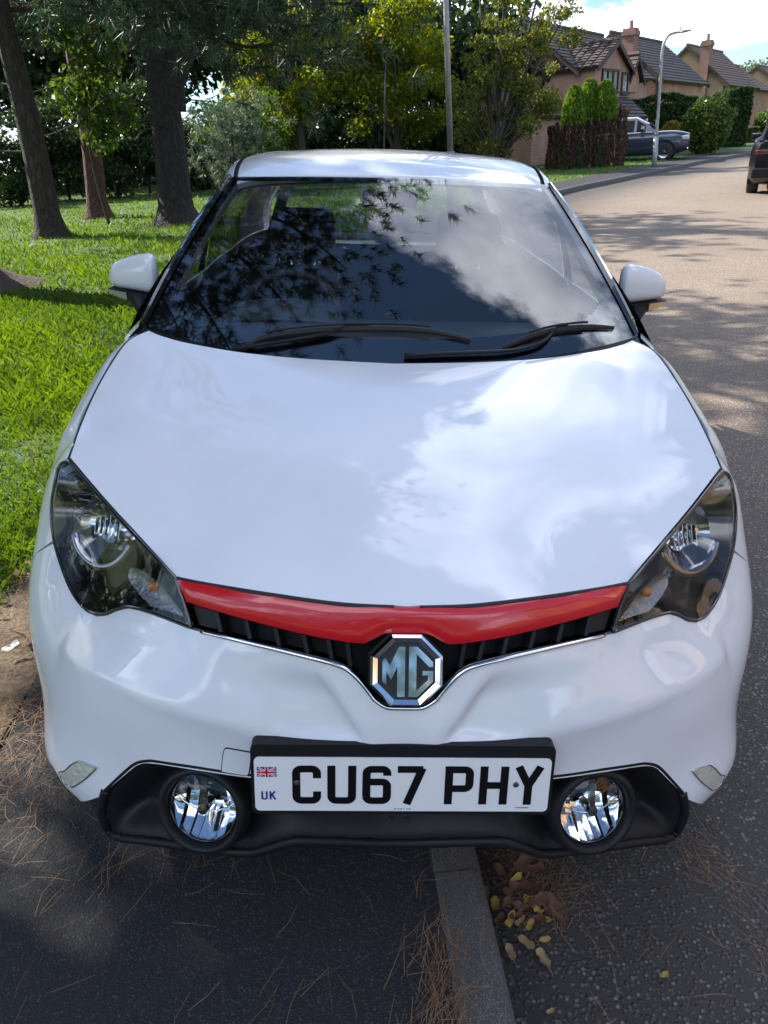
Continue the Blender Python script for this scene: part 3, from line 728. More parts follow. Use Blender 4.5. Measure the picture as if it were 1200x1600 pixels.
# --- windscreen
def ws(a, b, off=0.):
    """a -1..1 across, b 0..1 up"""
    bt_ = np.array([.735*a, 1.045+.185*a*a, .955+.062*a*a]); tp = np.array([.560*a, 1.795+.075*a*a, 1.408+.012*(1-a*a)])
    d = tp-bt_; n_ = np.array([.25*a, -.52, .82]); n_ /= np.linalg.norm(n_)
    return bt_+d*b+n_*(.055*b*(1-b)+off)
def wsgrid(name, a0, a1, b0, b1, mt, off=0., na=40, nb=24, parent=None):
    v = [ws(a, b, off) for b in np.linspace(b0, b1, nb+1) for a in np.linspace(a0, a1, na+1)]
    f = [(j*(na+1)+i, j*(na+1)+i+1, (j+1)*(na+1)+i+1, (j+1)*(na+1)+i) for j in range(nb) for i in range(na)]
    return mesh(name, v, f, mt, parent or car, True)
wsc = wsgrid('windscreen', -1, 1, 0, 1, screen_glass)
frit = mat('black_frit', (.006, .006, .008), .04, coat=1, coat_rough=.0)
# printed black border just inside the glass, with rounded lower corners
def frit_in(a, b):
    return b > .145+.05*abs(a)**6 and b < .965 and abs(a) < .945
v, f, idx = [], [], {}
na, nb = 140, 90
for j in range(nb+1):
    for i in range(na+1): v.append(ws(-1+2*i/na, j/nb, -.003))
for j in range(nb):
    for i in range(na):
        a, b = -1+2*(i+.5)/na, (j+.5)/nb; ra = max(0, abs(a)-.80)/.145; rb = max(0, .32-b)/.175
        if b < .125 or b > .968 or abs(a) > .945 or (ra > 0 and rb > 0 and ra*ra+rb*rb > 1.0): f.append((j*(na+1)+i, j*(na+1)+i+1, (j+1)*(na+1)+i+1, (j+1)*(na+1)+i))
mesh('black_border', v, f, frit, wsc, True)
# cowl under the glass edge
v = []; n_ = 24
for i in range(n_+1):
    a = -1+2*i/n_; p = ws(a, 0); v += [p+[0, .03, .004], p+[0, -.03, -.012], p+[0, -.06, -.05]]
mesh('cowl', v, [(3*i+k, 3*i+3+k, 3*i+4+k, 3*i+1+k) for i in range(n_) for k in (0, 1)], plastic, car, True)

# --- roof
ry = [1.80, 1.86, 2.0, 2.2, 2.45, 2.75, 3.1, 3.45, 3.62]; rz_ = [1.418, 1.434, 1.466, 1.495, 1.512, 1.510, 1.488, 1.445, 1.415]; rw = [.565, .572, .585, .597, .604, .603, .59, .565, .55]
from_ = lambda t, arr: np.interp(t, ry, arr)
ryd = np.linspace(1.80, 3.62, 49); 
fz_, fw_ = cub(ry, rz_), cub(ry, rw)
def roofp(a, y, w=1.0, dz=0.):
    yy = y+.075*a*a*max(0, 1-(y-1.8)/.5)*1.0; return (fw_(y)*a*w, yy, fz_(y)-.032*a*a-.020*max(0, abs(a)-.8)**2/.04+dz)
na = 40; v = [roofp(-.955+1.91*i/na, y) for y in ryd for i in range(na+1)]; f = [(j*(na+1)+i, j*(na+1)+i+1, (j+1)*(na+1)+i+1, (j+1)*(na+1)+i) for j in range(len(ryd)-1) for i in range(na)]
n0 = len(v); v += [(p[0], p[1]+.012, p[2]-.012) for p in v[:na+1]]; f += [(i+1, i, n0+i, n0+i+1) for i in range(na)]
roof = mesh('roof', v, f, white, car, True)
for s in (1, -1):
    prof = [(.955, 0), (.955, -.008), (.985, -.008), (.985, .004), (1.02, -.004), (1.05, -.025), (1.065, -.05)]
    for nm, sl_, mt_ in (('roof_channel', prof[:4], plastic), ('roof_rail', prof[3:], white)):
        v = []; f = []
        for y in ryd:
            b_ = roofp(.985*s, y)
            for k_, dz in sl_: p = roofp(k_*s if k_ <= .985 else .985*s, y); v.append((p[0]+(max(0, k_-.985)*.6*s), p[1], (p[2] if k_ <= .985 else b_[2])+dz))
        k_ = len(sl_)
        for j in range(len(ryd)-1):
            for i in range(k_-1): q = (j*k_+i, j*k_+i+1, (j+1)*k_+i+1, (j+1)*k_+i); f.append(q if s > 0 else q[::-1])
        mesh(nm, v, f, mt_, car, nm == 'roof_rail')
bm = bmesh.new(); tube(bm, [(-.0, 3.42, 1.45), (-.0, 3.44, 1.478)], [.016, .010], 10); tube(bm, [(-.0, 3.44, 1.475), (0, 3.50, 1.93)], [.0045, .003], 6); bmobj('antenna', bm, plastic, car, True)

# --- A pillars
top_o = [(861, 291, 1.90), (903, 345, 1.72), (940, 408, 1.55), (974, 470, 1.40), (1001, 528, 1.28)]
outer = spline([A(*p) for p in top_o], 6)[::-1]; nn = len(outer)
for s in (1, -1):
    v = []; f = []
    for i in range(nn):
        b = i/(nn-1); a = ws(.985*s, max(0, .01+b*.985), .004); o = outer[i]*[s, 1, 1]; m1 = a+(o-a)*.36+np.array([.001*s, -.006, .010]); m2 = a+(o-a)*.72+np.array([.003*s, -.004, .010]); e = o+np.array([.004*s, .03, -.004])
        v += [a, m1, m2, o, e]
    for i in range(nn-1):
        for k_ in range(4): q = (5*i+k_, 5*i+k_+1, 5*i+5+k_+1, 5*i+5+k_); f.append(q if s > 0 else q[::-1])
    o = mesh('windscreen_pillar', v, f, blackgloss, car)

# --- body sides
spts = [(.866, 1.2, .3), (.868, 1.2, .5), (.866, 1.2, .7), (.852, 1.2, .82), (.822, 1.2, .91), (.785, 1.2, .99), (.84, 1.2, .2)]
for y, k_ in ((1.7, .0), (2.3, .0), (2.9, -.004), (3.3, -.01), (3.6, -.045), (3.85, -.12)):
    spts += [(.835+k_, y, .2), (.862+k_, y, .35), (.866+k_, y, .55), (.864+k_, y, .72), (.848+k_, y, .85), (.81+k_, y, .96), (.775+k_, y, 1.02), (.765+k_, y, 1.06)]
SS = SideSurf(spts)
belt = lambda y: .995+.035*(y-1.2)
def sp_(name, q, mt=white, **k): return panel(name, SS, np.array(q, float), mt, sp=.035, **k)
sp_('front_door', [(1.26, .28), (1.262, .5), (1.258, .75), (1.235, .985), (1.7, belt(1.7)), (2.25, belt(2.25)), (2.28, .7), (2.27, .28)])
RY = 3.35
sp_('rear_door', [(2.28, .28), (2.29, .7), (2.26, belt(2.26)), (2.7, belt(2.7)), (3.12, belt(3.12)), (3.15, .8), (3.10, .64), (3.02, .45), (2.99, .28)])
sp_('rear_quarter', [(3.16, .8), (3.13, belt(3.13)), (3.5, belt(3.5)), (3.85, belt(3.85)), (3.88, .8), (3.88, .3), (3.72, .28)]+[(RY+.35*math.cos(R(a)), .30+.35*math.sin(R(a))) for a in range(0, 181, 12)]+[(3.0, .3), (3.02, .45), (3.10, .62)])
sp_('sill', [(1.22, .2), (1.22, .27), (2.1, .272), (2.98, .272), (2.98, .2)], plastic)
# glasshouse
def glass_pt(y, t, s):
    b = SS.pos(np.array([[min(y, 3.7), belt(y)]]))[0]; ye = min(max(y, 1.9), 3.6); r_ = roofp(.985, ye); r_ = np.array([r_[0]+.035, ye, r_[2]-.045])
    return (np.array([b[0]-.006, y, belt(y)])*(1-t)+np.array([r_[0], y if 1.95 < y < 3.5 else r_[1], r_[2]])*t+np.array([.018*t*(1-t)*4, 0, 0]))*[s, 1, 1]
def gpanel(name, y0b, y1b, y0t, y1t, mt, s, off=0.):
    v = []; nb, nc = 8, 8
    for j in range(nb+1):
        t = j/nb
        for i in range(nc+1):
            u = i/nc; y = (y0b*(1-t)+y0t*t)*(1-u)+(y1b*(1-t)+y1t*t)*u
            b = SS.pos(np.array([[min(y, 3.7), belt(y)]]))[0]; ye = min(max(y, 1.85), 3.6); rp_ = roofp(.985, ye)
            x = (b[0]-.004)*(1-t)+(rp_[0]+.032)*t+.02*t*(1-t)*4; zt = rp_[2]-.04; z = belt(y)*(1-t)+zt*t
            v.append(((x+off)*s, y, z))
    f = [(j*(nc+1)+i, j*(nc+1)+i+1, (j+1)*(nc+1)+i+1, (j+1)*(nc+1)+i) for j in range(nb) for i in range(nc)]
    if s < 0: f = [q[::-1] for q in f]
    return mesh(name, v, f, mt, car, True)
for s in (1, -1):
    gpanel('front_side_window', 1.40, 2.20, 1.98, 2.26, side_glass, s)
    gpanel('door_pillar', 2.20, 2.32, 2.26, 2.34, blackgloss, s, .003)
    gpanel('rear_side_window', 2.32, 3.12, 2.34, 3.05, side_glass, s)
    gpanel('rear_pillar', 3.12, 3.84, 3.05, 3.60, white, s)
    gpanel('quarter_trim', 1.24, 1.40, 1.90, 1.98, blackgloss, s, .003)
# rear end
def rearp(x, z):
    yb = np.interp(z, [.2, .35, .55, .75, .9, 1.03, 1.40], [3.94, 3.98, 4.0, 3.985, 3.94, 3.88, 3.62]); w = np.interp(z, [.2, .5, .8, 1.03, 1.40], [.76, .79, .77, .70, .54]); return (x*w, yb-.12*abs(x)**3, z-(.03*x*x if z > 1.3 else 0))
def rpanel(name, x0, x1, z0, z1, mt, off=0.):
    v = [np.array(rearp(x, z))+[0, off, 0] for z in np.linspace(z0, z1, 9) for x in np.linspace(x0, x1, 17)]
    return mesh(name, v, [(j*17+i, (j+1)*17+i, (j+1)*17+i+1, j*17+i+1) for j in range(8) for i in range(16)], mt, car, True)
rpanel('rear_bumper', -1, 1, .2, .58, white); rpanel('tailgate', -1, 1, .585, 1.06, white); rpanel('rear_window', -.9, .9, 1.06, 1.37, side_glass)
rpanel('tailgate_frame', -1, -.9, 1.06, 1.4, blackgloss); rpanel('tailgate_frame', .9, 1, 1.06, 1.4, blackgloss); rpanel('tailgate_frame', -1, 1, 1.37, 1.41, blackgloss)
tl = mat('tail_lamp_red', (.10, .006, .008), .2, coat=1)
rpanel('tail_lamp', -1, -.72, .78, 1.0, tl, .006); rpanel('tail_lamp', .72, 1, .78, 1.0, tl, .006)

# --- mirrors
def mirror(s):
    cap_m = []; nx, ns = 14, 28; v = []; f = []
    xs = np.linspace(0, 1, nx+1)
    for i, t in enumerate(xs):
        e = math.sin(math.pi*min(1, .12+t*.88)) if False else 1
        x = .768+.178*t
        top_ = 1.186-.012*t-.042*t**2; bot_ = 1.056+.014*t
        dep = .085*(1-.35*t*t); k = 1.0
        if t < .12: k = .80+.20*math.sin(t/.12*math.pi/2)
        if t > .75: k = max(.04, math.sqrt(max(0, 1-((t-.75)/.25)**2)))
        zc, hh = (top_+bot_)/2, (top_-bot_)/2
        for j in range(ns):
            a = 2*math.pi*j/ns; ca, sa = math.cos(a), math.sin(a); p_ = .62
            z = zc-(1-k)*.012+hh*k*math.copysign(abs(sa)**p_, sa); y = 1.555+.06*t-dep*.55*k*math.copysign(abs(ca)**.75, ca) if ca > 0 else 1.555+.06*t-dep*.45*ca*.8*k
            v.append((x*s, y, z))
    for i in range(nx):
        for j in range(ns): q = (i*ns+j, i*ns+(j+1) % ns, (i+1)*ns+(j+1) % ns, (i+1)*ns+j); f.append(q if s > 0 else q[::-1])
    c0 = len(v); v += [(.768*s, 1.555, 1.115), (.949*s, 1.615, 1.095)]
    for j in range(ns):
        q = (c0, (j+1) % ns, j); f.append(q if s > 0 else q[::-1]); b = nx*ns; q = (c0+1, b+j, b+(j+1) % ns); f.append(q if s > 0 else q[::-1])
    o = mesh('door_mirror', v, f, white, car, True)
    bm = bmesh.new(); 
    for i in range(1):
        pr = [(.775, 1.056), (.935, 1.068), (.93, 1.056), (.895, 1.042), (.855, 1.030), (.79, 1.032)]
        for y0, y1 in ((1.515, 1.60),):
            a = [bm.verts.new((x*s, y0+(x-.8)*.35, z)) for x, z in pr]; b = [bm.verts.new((x*s, y1+(x-.8)*.35, z)) for x, z in pr]
            bm.faces.new(a); bm.faces.new(b[::-1])
            for k_ in range(len(pr)): bm.faces.new((a[k_], b[k_], b[(k_+1) % len(pr)], a[(k_+1) % len(pr)]))
    bmesh.ops.recalc_face_normals(bm, faces=bm.faces); bmobj('mirror_base', bm, plastic, o)
    bm = bmesh.new(); pr = [(.868, 1.0605), (.934, 1.0665), (.929, 1.056), (.897, 1.0435), (.868, 1.037)]
    a = [bm.verts.new((x*s, 1.510+(x-.8)*.35, z)) for x, z in pr]; b = [bm.verts.new((x*s, 1.52+(x-.8)*.35, z)) for x, z in pr]; bm.faces.new(a)
    for k_ in range(len(pr)): bm.faces.new((a[k_], b[k_], b[(k_+1) % len(pr)], a[(k_+1) % len(pr)]))
    bmesh.ops.recalc_face_normals(bm, faces=bm.faces); bmobj('mirror_indicator', bm, mat('mirror_indicator', (.62, .40, .18), .2, coat=1) if s > 0 else mat('mirror_indicator_dull', (.20, .24, .16), .2, coat=1), o)
    bm = bmesh.new(); tube(bm, [(.835*s, 1.555, 1.05), (.815*s, 1.55, 1.0), (.79*s, 1.53, .96), (.76*s, 1.53, .94)], [.034, .026, .026, .03], 12, True, 1.5); bmobj('mirror_stalk', bm, plastic, o, True)
    v = [(x*s, y, z) for x, y, z in ((.78, 1.602, 1.062), (.93, 1.655, 1.07), (.93, 1.655, 1.13), (.78, 1.602, 1.17))]; mesh('mirror_glass', v, [(0, 1, 2, 3)], chrome, o)
mirror(1); mirror(-1)

# --- wipers
def onws(px, py, off=.012):
    r = V.ray(px, py); best = None
    for y in np.linspace(1.0, 1.5, 120):
        p = V.aty(px, py, y); a = np.clip(p[0]/.70, -1, 1)
        for b in (0,): pass
        # height of the glass at this plan position
        bb = np.linspace(-.05, .6, 80); pts = np.array([ws(a, t) for t in bb[::4]]); z = np.interp(y, pts[:, 1], pts[:, 2])
        d = abs(p[2]-z)
        if best is None or d < best[0]: best = (d, p)
    return best[1]+np.array([0, -.4, .9])*off
wip = (([(364, 552), (430, 541), (504, 529), (530, 520), (550, 513.5), (582, 516)], [(385, 546), (417, 531), (508, 520), (600, 518), (672, 522), (735, 535)]),
       ([(632, 562), (700, 558), (777, 555), (812, 551), (840, 543), (855, 533), (868, 517), (885, 514)], [(786, 547), (825, 531), (868, 520), (915, 515), (958, 516)]))
for arm, blade in wip:
    a = [onws(*p, .014) for p in arm]; b = [onws(*p, .009) for p in blade]; b = list(spline(b, 5))
    bm = bmesh.new(); tube(bm, [tuple(p) for p in spline(a, 3)], [.010-.005*k/(len(a)*3-3) for k in range(len(a)*3-2)], 8, True, .6); o = bmobj('wiper', bm, plastic, car, True)
    bm = bmesh.new(); n_ = len(b); tube(bm, [tuple(p) for p in b], [.003+.004*math.sin(math.pi*(.06+.88*k/(n_-1))) for k in range(n_)], 6, True, 1.5); bmobj('wiper_blade', bm, rubber, o)
    bm = bmesh.new(); tube(bm, [tuple(p+np.array([0, -.006, .016])) for p in b[5:-5]], .0035, 6); bmobj('wiper_frame', bm, plastic, o)

# --- cabin
bm = bmesh.new(); pr = []
for i, a in enumerate(np.linspace(-.97, .97, 25)):
    p0 = ws(a, .06, -.012); p1 = ws(a, .13, -.03); pr.append([p0, p1, (p1[0], 1.42, 1.00-.01*a*a), (p1[0], 1.66, .965), (p1[0], 1.70, .90), (p1[0], 1.66, .6)])
vs = [[bm.verts.new(q) for q in row] for row in pr]
for a, b in zip(vs, vs[1:]):
    for k_ in range(5): bm.faces.new((a[k_], a[k_+1], b[k_+1], b[k_]))
bmobj('dashboard', bm, dashm, car, True, .7)
SX = -.36
bm = bmesh.new()
rows = []
for t in np.linspace(0, 1, 9):
    y = 1.40+.30*t; w = .20-.02*t; h = .055*math.sin(math.pi*min(1, .15+t*.6))
    rows.append([bm.verts.new((SX+w*math.cos(a), y, .985+h*max(0, math.sin(a))**.7)) for a in np.linspace(0, math.pi, 17)])
for a, b in zip(rows, rows[1:]):
    for k_ in range(16): bm.faces.new((a[k_], b[k_], b[k_+1], a[k_+1]))
bmobj('instrument_hood', bm, dashm, car, True)
SM = Matrix.Translation((SX, 1.80, .92)) @ Matrix.Rotation(R(-24), 4, 'X')
bm = bmesh.new(); P = [SM @ Vector((.185*math.cos(t), 0, .185*math.sin(t))) for t in np.linspace(0, 2*math.pi, 49)]; tube(bm, P, .016, 10, False); sw = bmobj('steering_wheel', bm, interior, car, True)
bm = bmesh.new(); box(bm, -.17, .17, -.01, .02, -.03, .02, SM, .008); box(bm, -.07, .07, -.03, .03, -.08, .05, SM, .02); bmobj('wheel_hub', bm, interior, sw, True, .6)
def seat(name, x, y, w, hr=True, parent=car):
    bm = bmesh.new(); Ms = Matrix.Translation((x, y, .42)); box(bm, -w/2, w/2, -.52, .04, 0, .16, Ms, .05); st = bmobj(name, bm, seatm, parent, True, .9)
    bm = bmesh.new(); B = Ms @ Matrix.Rotation(R(-18), 4, 'X'); box(bm, -w/2, w/2, -.07, .09, .08, .66, B, .06); bmobj('backrest', bm, seatm, st, True, .9)
    if hr:
        for hx in ([0] if w < .7 else [-.42, 0, .42]):
            bm = bmesh.new(); box(bm, hx-.14, hx+.14, -.055, .065, .69, .90, B, .05); bmobj('headrest', bm, seatm, st, True, .9)
            
            for dx in (-.05, .05): bm = bmesh.new(); tube(bm, [B @ Vector((hx+dx, 0, .62)), B @ Vector((hx+dx, 0, .72))], .006, 6); bmobj('headrest_post', bm, chrome, st, True)
    return st
seat('front_seat', SX, 2.20, .50); seat('front_seat', .36, 2.20, .50); seat('rear_seat', 0, 3.12, 1.25, False)
for hx in (-.40, .03, .40):
    bm = bmesh.new(); bmesh.ops.create_uvsphere(bm, u_segments=16, v_segments=10, radius=1, matrix=Matrix.Translation((hx, 3.30, 1.13)) @ Matrix.Diagonal((.11, .05, .085, 1))); bmobj('rear_headrest', bm, seatm, car, True)
bm = bmesh.new(); box(bm, -.62, .62, 3.40, 3.82, 1.0, 1.02, None, .005); bmobj('parcel_shelf', bm, greytrim, car)
bm = bmesh.new(); box(bm, -.10, .10, 1.92, 1.945, 1.315, 1.375, None, .012); tube(bm, [(0, 1.93, 1.36), (0, 1.88, 1.41)], .012, 8); bmobj('rear_view_mirror', bm, interior, car, True, .6)
bm = bmesh.new(); box(bm, -.80, .80, 1.25, 3.85, .22, .25); bmobj('floor_pan', bm, interior, car)
bm = bmesh.new(); box(bm, -.60, .60, .30, 1.25, .20, .23); box(bm, -.74, .74, 1.14, 1.16, .25, .93); bmobj('bulkhead', bm, interior, car)
for s in (1, -1):
    v = []; ys = np.linspace(1.3, 3.8, 14)
    for y in ys: v += [((SS.pos(np.array([[y, z_]]))[0][0]-.06)*s, y, z_) for z_ in (.25, .6, .85, belt(y)-.005)]
    f = [(4*i+k_, 4*i+k_+1, 4*i+5+k_, 4*i+4+k_) for i in range(13) for k_ in range(3)]; mesh('door_lining', v, f, interior, car, True)
na = 20; v = [roofp(-.98+1.96*i/na, y, 1, -.02) for y in ryd[::3] for i in range(na+1)]; nr_ = len(ryd[::3]); mesh('headlining', v, [(j*(na+1)+i, (j+1)*(na+1)+i, (j+1)*(na+1)+i+1, j*(na+1)+i+1) for j in range(nr_-1) for i in range(na)], mat('headlining', (.30, .31, .31), .9), car, True)
for s in (1, -1):   # light inner lining of the pillar
    v = []; f = []
    for i in range(13):
        b = .13+.84*i/12; a = ws(.955*s, b, -.012); w_ = .05+.05*(1-b)**3; v += [a, a+np.array([-.0*s, w_, -.02]), a+np.array([.02*s, w_+.05, -.03])]
    f = [(3*i+k_, 3*i+k_+1, 3*i+4+k_, 3*i+3+k_) for i in range(12) for k_ in (0, 1)]; mesh('pillar_lining', v, f, greytrim, car, True)

# --- wheels
def wheel(x, y, s):
    M_ = Matrix.Translation((x, y, .30)) @ Matrix.Scale(s, 4, (1, 0, 0))
    bm = bmesh.new(); lathe(bm, [(.205, -.09), (.27, -.10), (.295, -.085), (.302, -.05), (.302, .05), (.295, .085), (.27, .10), (.205, .09)], 40, M_, 'X'); w = bmobj('wheel', bm, tyre_m, car, True)
    bm = bmesh.new(); lathe(bm, [(.205, -.09), (.19, -.06), (.19, .05), (.205, .09), (.212, .085)], 40, M_, 'X')
    lathe(bm, [(.0, .06), (.035, .06), (.045, .045), (.05, .0)], 24, M_, 'X'); bmobj('rim', bm, alloy, w, True)
    for k_ in range(6):
        bm = bmesh.new(); box(bm, .03, .06, -.022, .022, .03, .20, M_ @ Matrix.Rotation(k_*math.pi/3, 4, 'X'), .006); bmobj('spoke', bm, alloy, w)
    bm = bmesh.new(); lathe(bm, [(.03, -.02), (.16, -.02), (.16, -.03), (.03, -.03)], 32, M_, 'X'); bmobj('brake_disc', bm, darkchrome, w)
for s in (1, -1):
    wheel(.765*s, AY, s); wheel(.765*s, RY, s)
    for yy in (AY, RY):
        bm = bmesh.new(); P = []
        vs0 = [[bm.verts.new((x*s, yy-.345*math.cos(R(a)), .30+.345*math.sin(R(a)))) for a in range(-5, 186, 10)] for x in (.5, .86)]
        for k_ in range(len(vs0[0])-1): bm.faces.new((vs0[0][k_], vs0[0][k_+1], vs0[1][k_+1], vs0[1][k_]))
        bmobj('arch_liner', bm, plastic2, car, True)
# ------------------------------------------------------------------ ground
def tarmac(name, c0, c1, c2, scale, bump, rough=.85, stain=.9):
    M = mat(name, c0, rough); t = M.node_tree; b = t.nodes['Principled BSDF']; L = t.links.new
    tc = N(t, 'ShaderNodeTexCoord'); vo = N(t, 'ShaderNodeTexVoronoi'); L(tc.outputs['Object'], vo.inputs['Vector']); vo.inputs['Scale'].default_value = scale
    vo.inputs['Randomness'].default_value = 1
    sp = N(t, 'ShaderNodeSeparateColor'); L(vo.outputs['Color'], sp.inputs[0])
    r = N(t, 'ShaderNodeValToRGB'); L(sp.outputs[0], r.inputs[0]); e = r.color_ramp.elements; e[0].color = (*c0, 1); e[1].color = (*c2, 1); e[0].position = .15; e[1].position = 1.0
    q = r.color_ramp.elements.new(.72); q.color = (*c1, 1)
    n = N(t, 'ShaderNodeTexNoise'); L(tc.outputs['Object'], n.inputs['Vector']); n.inputs['Scale'].default_value = stain; n.inputs['Detail'].default_value = 8; n.inputs['Roughness'].default_value = .65
    mr = N(t, 'ShaderNodeMapRange'); L(n.outputs[0], mr.inputs[0]); mr.inputs[1].default_value = .3; mr.inputs[2].default_value = .72; mr.inputs[3].default_value = .68; mr.inputs[4].default_value = 1.22
    mx = N(t, 'ShaderNodeMix', data_type='RGBA', blend_type='MULTIPLY'); mx.inputs['Factor'].default_value = 1; L(r.outputs[0], mx.inputs['A']); L(mr.outputs[0], mx.inputs['B']); L(mx.outputs['Result'], b.inputs['Base Color'])
    # chippings rise out of a dark binder: rounded towards each cell's edge
    ch = N(t, 'ShaderNodeMapRange', interpolation_type='SMOOTHSTEP'); L(vo.outputs['Distance'], ch.inputs[0]); ch.inputs[1].default_value = .62; ch.inputs[2].default_value = .30
    gt = math_(t, 'GREATER_THAN', sp.outputs[1], .30); h = math_(t, 'MULTIPLY', ch.outputs[0], math_(t, 'MULTIPLY', gt, math_(t, 'ADD', sp.outputs[2], .35)))
    bi = N(t, 'ShaderNodeMix', data_type='RGBA'); L(math_(t, 'MULTIPLY', ch.outputs[0], gt), bi.inputs['Factor']); bi.inputs['A'].default_value = (*[q_*.55 for q_ in c0], 1); L(mx.outputs['Result'], bi.inputs['B']); L(bi.outputs['Result'], b.inputs['Base Color'])
    bp = N(t, 'ShaderNodeBump'); L(h, bp.inputs['Height']); bp.inputs['Strength'].default_value = 1; bp.inputs['Distance'].default_value = bump; L(bp.outputs[0], b.inputs['Normal'])
    return M
road_m = tarmac('road_tarmac', (.115, .100, .086), (.165, .145, .125), (.30, .27, .24), 105, .005)
foot_m = tarmac('footway_tarmac', (.030, .031, .035), (.040, .041, .046), (.085, .086, .092), 190, .003)
drive_m = tarmac('drive_tarmac', (.07, .066, .066), (.10, .095, .095), (.17, .16, .16), 60, .004)
kerb_m = tarmac('kerb_concrete', (.16, .15, .145), (.19, .18, .172), (.30, .29, .28), 330, .0018, stain=9)
KERB = spline([(.36, -4), (.27, -1.2), (.21, 0), (.05, 2.2), (.02, 5), (.45, 8.5), (1.55, 12.5), (3.2, 16.8), (5.36, 20.6), (7.35, 23.2), (10.2, 26.9), (12.9, 30.4), (15.35, 33.1), (19, 36.8), (26, 43), (40, 55), (70, 80)], 24)
kd = np.gradient(KERB, axis=0); kd /= np.linalg.norm(kd, axis=1, keepdims=True); kn = np.stack([-kd[:, 1], kd[:, 0]], 1)    # kn points to the footway side
karc = np.concatenate([[0], np.cumsum(np.linalg.norm(np.diff(KERB, axis=0), axis=1))])
def gz(y): return .0225*max(0., min(y, 70)-4)
def kp(s, off, z):
    i = np.interp(s, karc, np.arange(len(karc))); x = np.interp(i, np.arange(len(karc)), KERB[:, 0]); y = np.interp(i, np.arange(len(karc)), KERB[:, 1]); nx = np.interp(i, np.arange(len(karc)), kn[:, 0]); ny = np.interp(i, np.arange(len(karc)), kn[:, 1])
    X, Y = x+nx*off, y+ny*off; return (X, Y, z+gz(Y))
def koff(x, y):
    """signed distance to the kerb, positive on the footway side"""
    d = np.hypot(KERB[:, 0]-x, KERB[:, 1]-y); i = int(np.argmin(d)); return float((np.array([x, y])-KERB[i]) @ kn[i])
def stripmesh(name, offs, zs, mt, s0=0, s1=None, ds=.6, kind='structure'):
    s1 = s1 or karc[-1]; ss_ = np.arange(s0, s1, ds); v = [kp(s, o, z) for s in ss_ for o, z in zip(offs, zs)]; k = len(offs)
    f = [(i*k+j, i*k+j+1, (i+1)*k+j+1, (i+1)*k+j) for i in range(len(ss_)-1) for j in range(k-1)]
    o = mesh(name, v, f, mt, None, True); o['kind'] = kind
    me = o.data
    if me.polygons[0].normal.z < 0: me.flip_normals()
    return o
FW = 1.22
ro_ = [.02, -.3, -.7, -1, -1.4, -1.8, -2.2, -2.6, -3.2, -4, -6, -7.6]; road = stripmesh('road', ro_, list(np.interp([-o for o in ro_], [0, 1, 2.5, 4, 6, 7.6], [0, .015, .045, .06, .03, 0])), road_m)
# sun and shade put into the colour: warm pale lane, dark strip by kerb
wa = road.data.attributes.new('sun_tone', 'FLOAT', 'POINT'); nw = len(road.data.vertices)//len(ro_); wa.data.foreach_set('value', np.tile(np.interp([-o for o in ro_], [0, .7, 2.4, 6, 7.6], [.0, .12, 1, 1, .3]), nw).astype(np.float32))
t_ = road_m.node_tree; bi_ = [n for n in t_.nodes if n.type == 'BSDF_PRINCIPLED'][0]; src = bi_.inputs['Base Color'].links[0].from_socket; at_ = N(t_, 'ShaderNodeAttribute', attribute_name='sun_tone')
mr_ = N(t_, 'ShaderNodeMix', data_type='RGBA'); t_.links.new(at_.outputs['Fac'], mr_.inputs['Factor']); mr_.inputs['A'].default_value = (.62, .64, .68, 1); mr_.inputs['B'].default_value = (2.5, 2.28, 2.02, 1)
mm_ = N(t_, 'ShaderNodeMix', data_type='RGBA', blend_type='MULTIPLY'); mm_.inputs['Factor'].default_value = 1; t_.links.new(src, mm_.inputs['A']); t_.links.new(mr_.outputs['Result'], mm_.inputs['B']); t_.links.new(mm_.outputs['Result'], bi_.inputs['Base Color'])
stripmesh('footway', [.105, .6, FW], [.127, .14, .152], foot_m)
# kerb: stones as pieces close by, one run beyond
kerb = stripmesh('kerb', [.0, .0, .02, .11], [-.05, .105, .128, .128], kerb_m, 14.2)
s = .28; SJ = karc[np.argmin(np.abs(KERB[:, 1]-.12))]; s = SJ-.915*4; nst = 0
while s < 14.2:
    if s > .1:
        bm = bmesh.new(); prof = [(-.0, -.08), (-.0, .102), (.008, .118), (.022, .128), (.10, .130), (.106, .126), (.106, -.08)]; rg = []
        for t in np.linspace(s+.004, s+.911, 4): rg.append([bm.verts.new(kp(t, o_, z_)) for o_, z_ in prof])
        for a, b in zip(rg, rg[1:]):
            for k in range(len(prof)-1): bm.faces.new((a[k], b[k], b[k+1], a[k+1]))
        bm.faces.new(rg[0]); bm.faces.new(rg[-1][::-1]); bmesh.ops.recalc_face_normals(bm, faces=bm.faces); bmobj('kerbstone', bm, kerb_m, kerb)
    s += .915
# far side kerb and verge
stripmesh('far_footway', [-7.6, -7.62, -9.2], [0, .11, .13], drive_m)
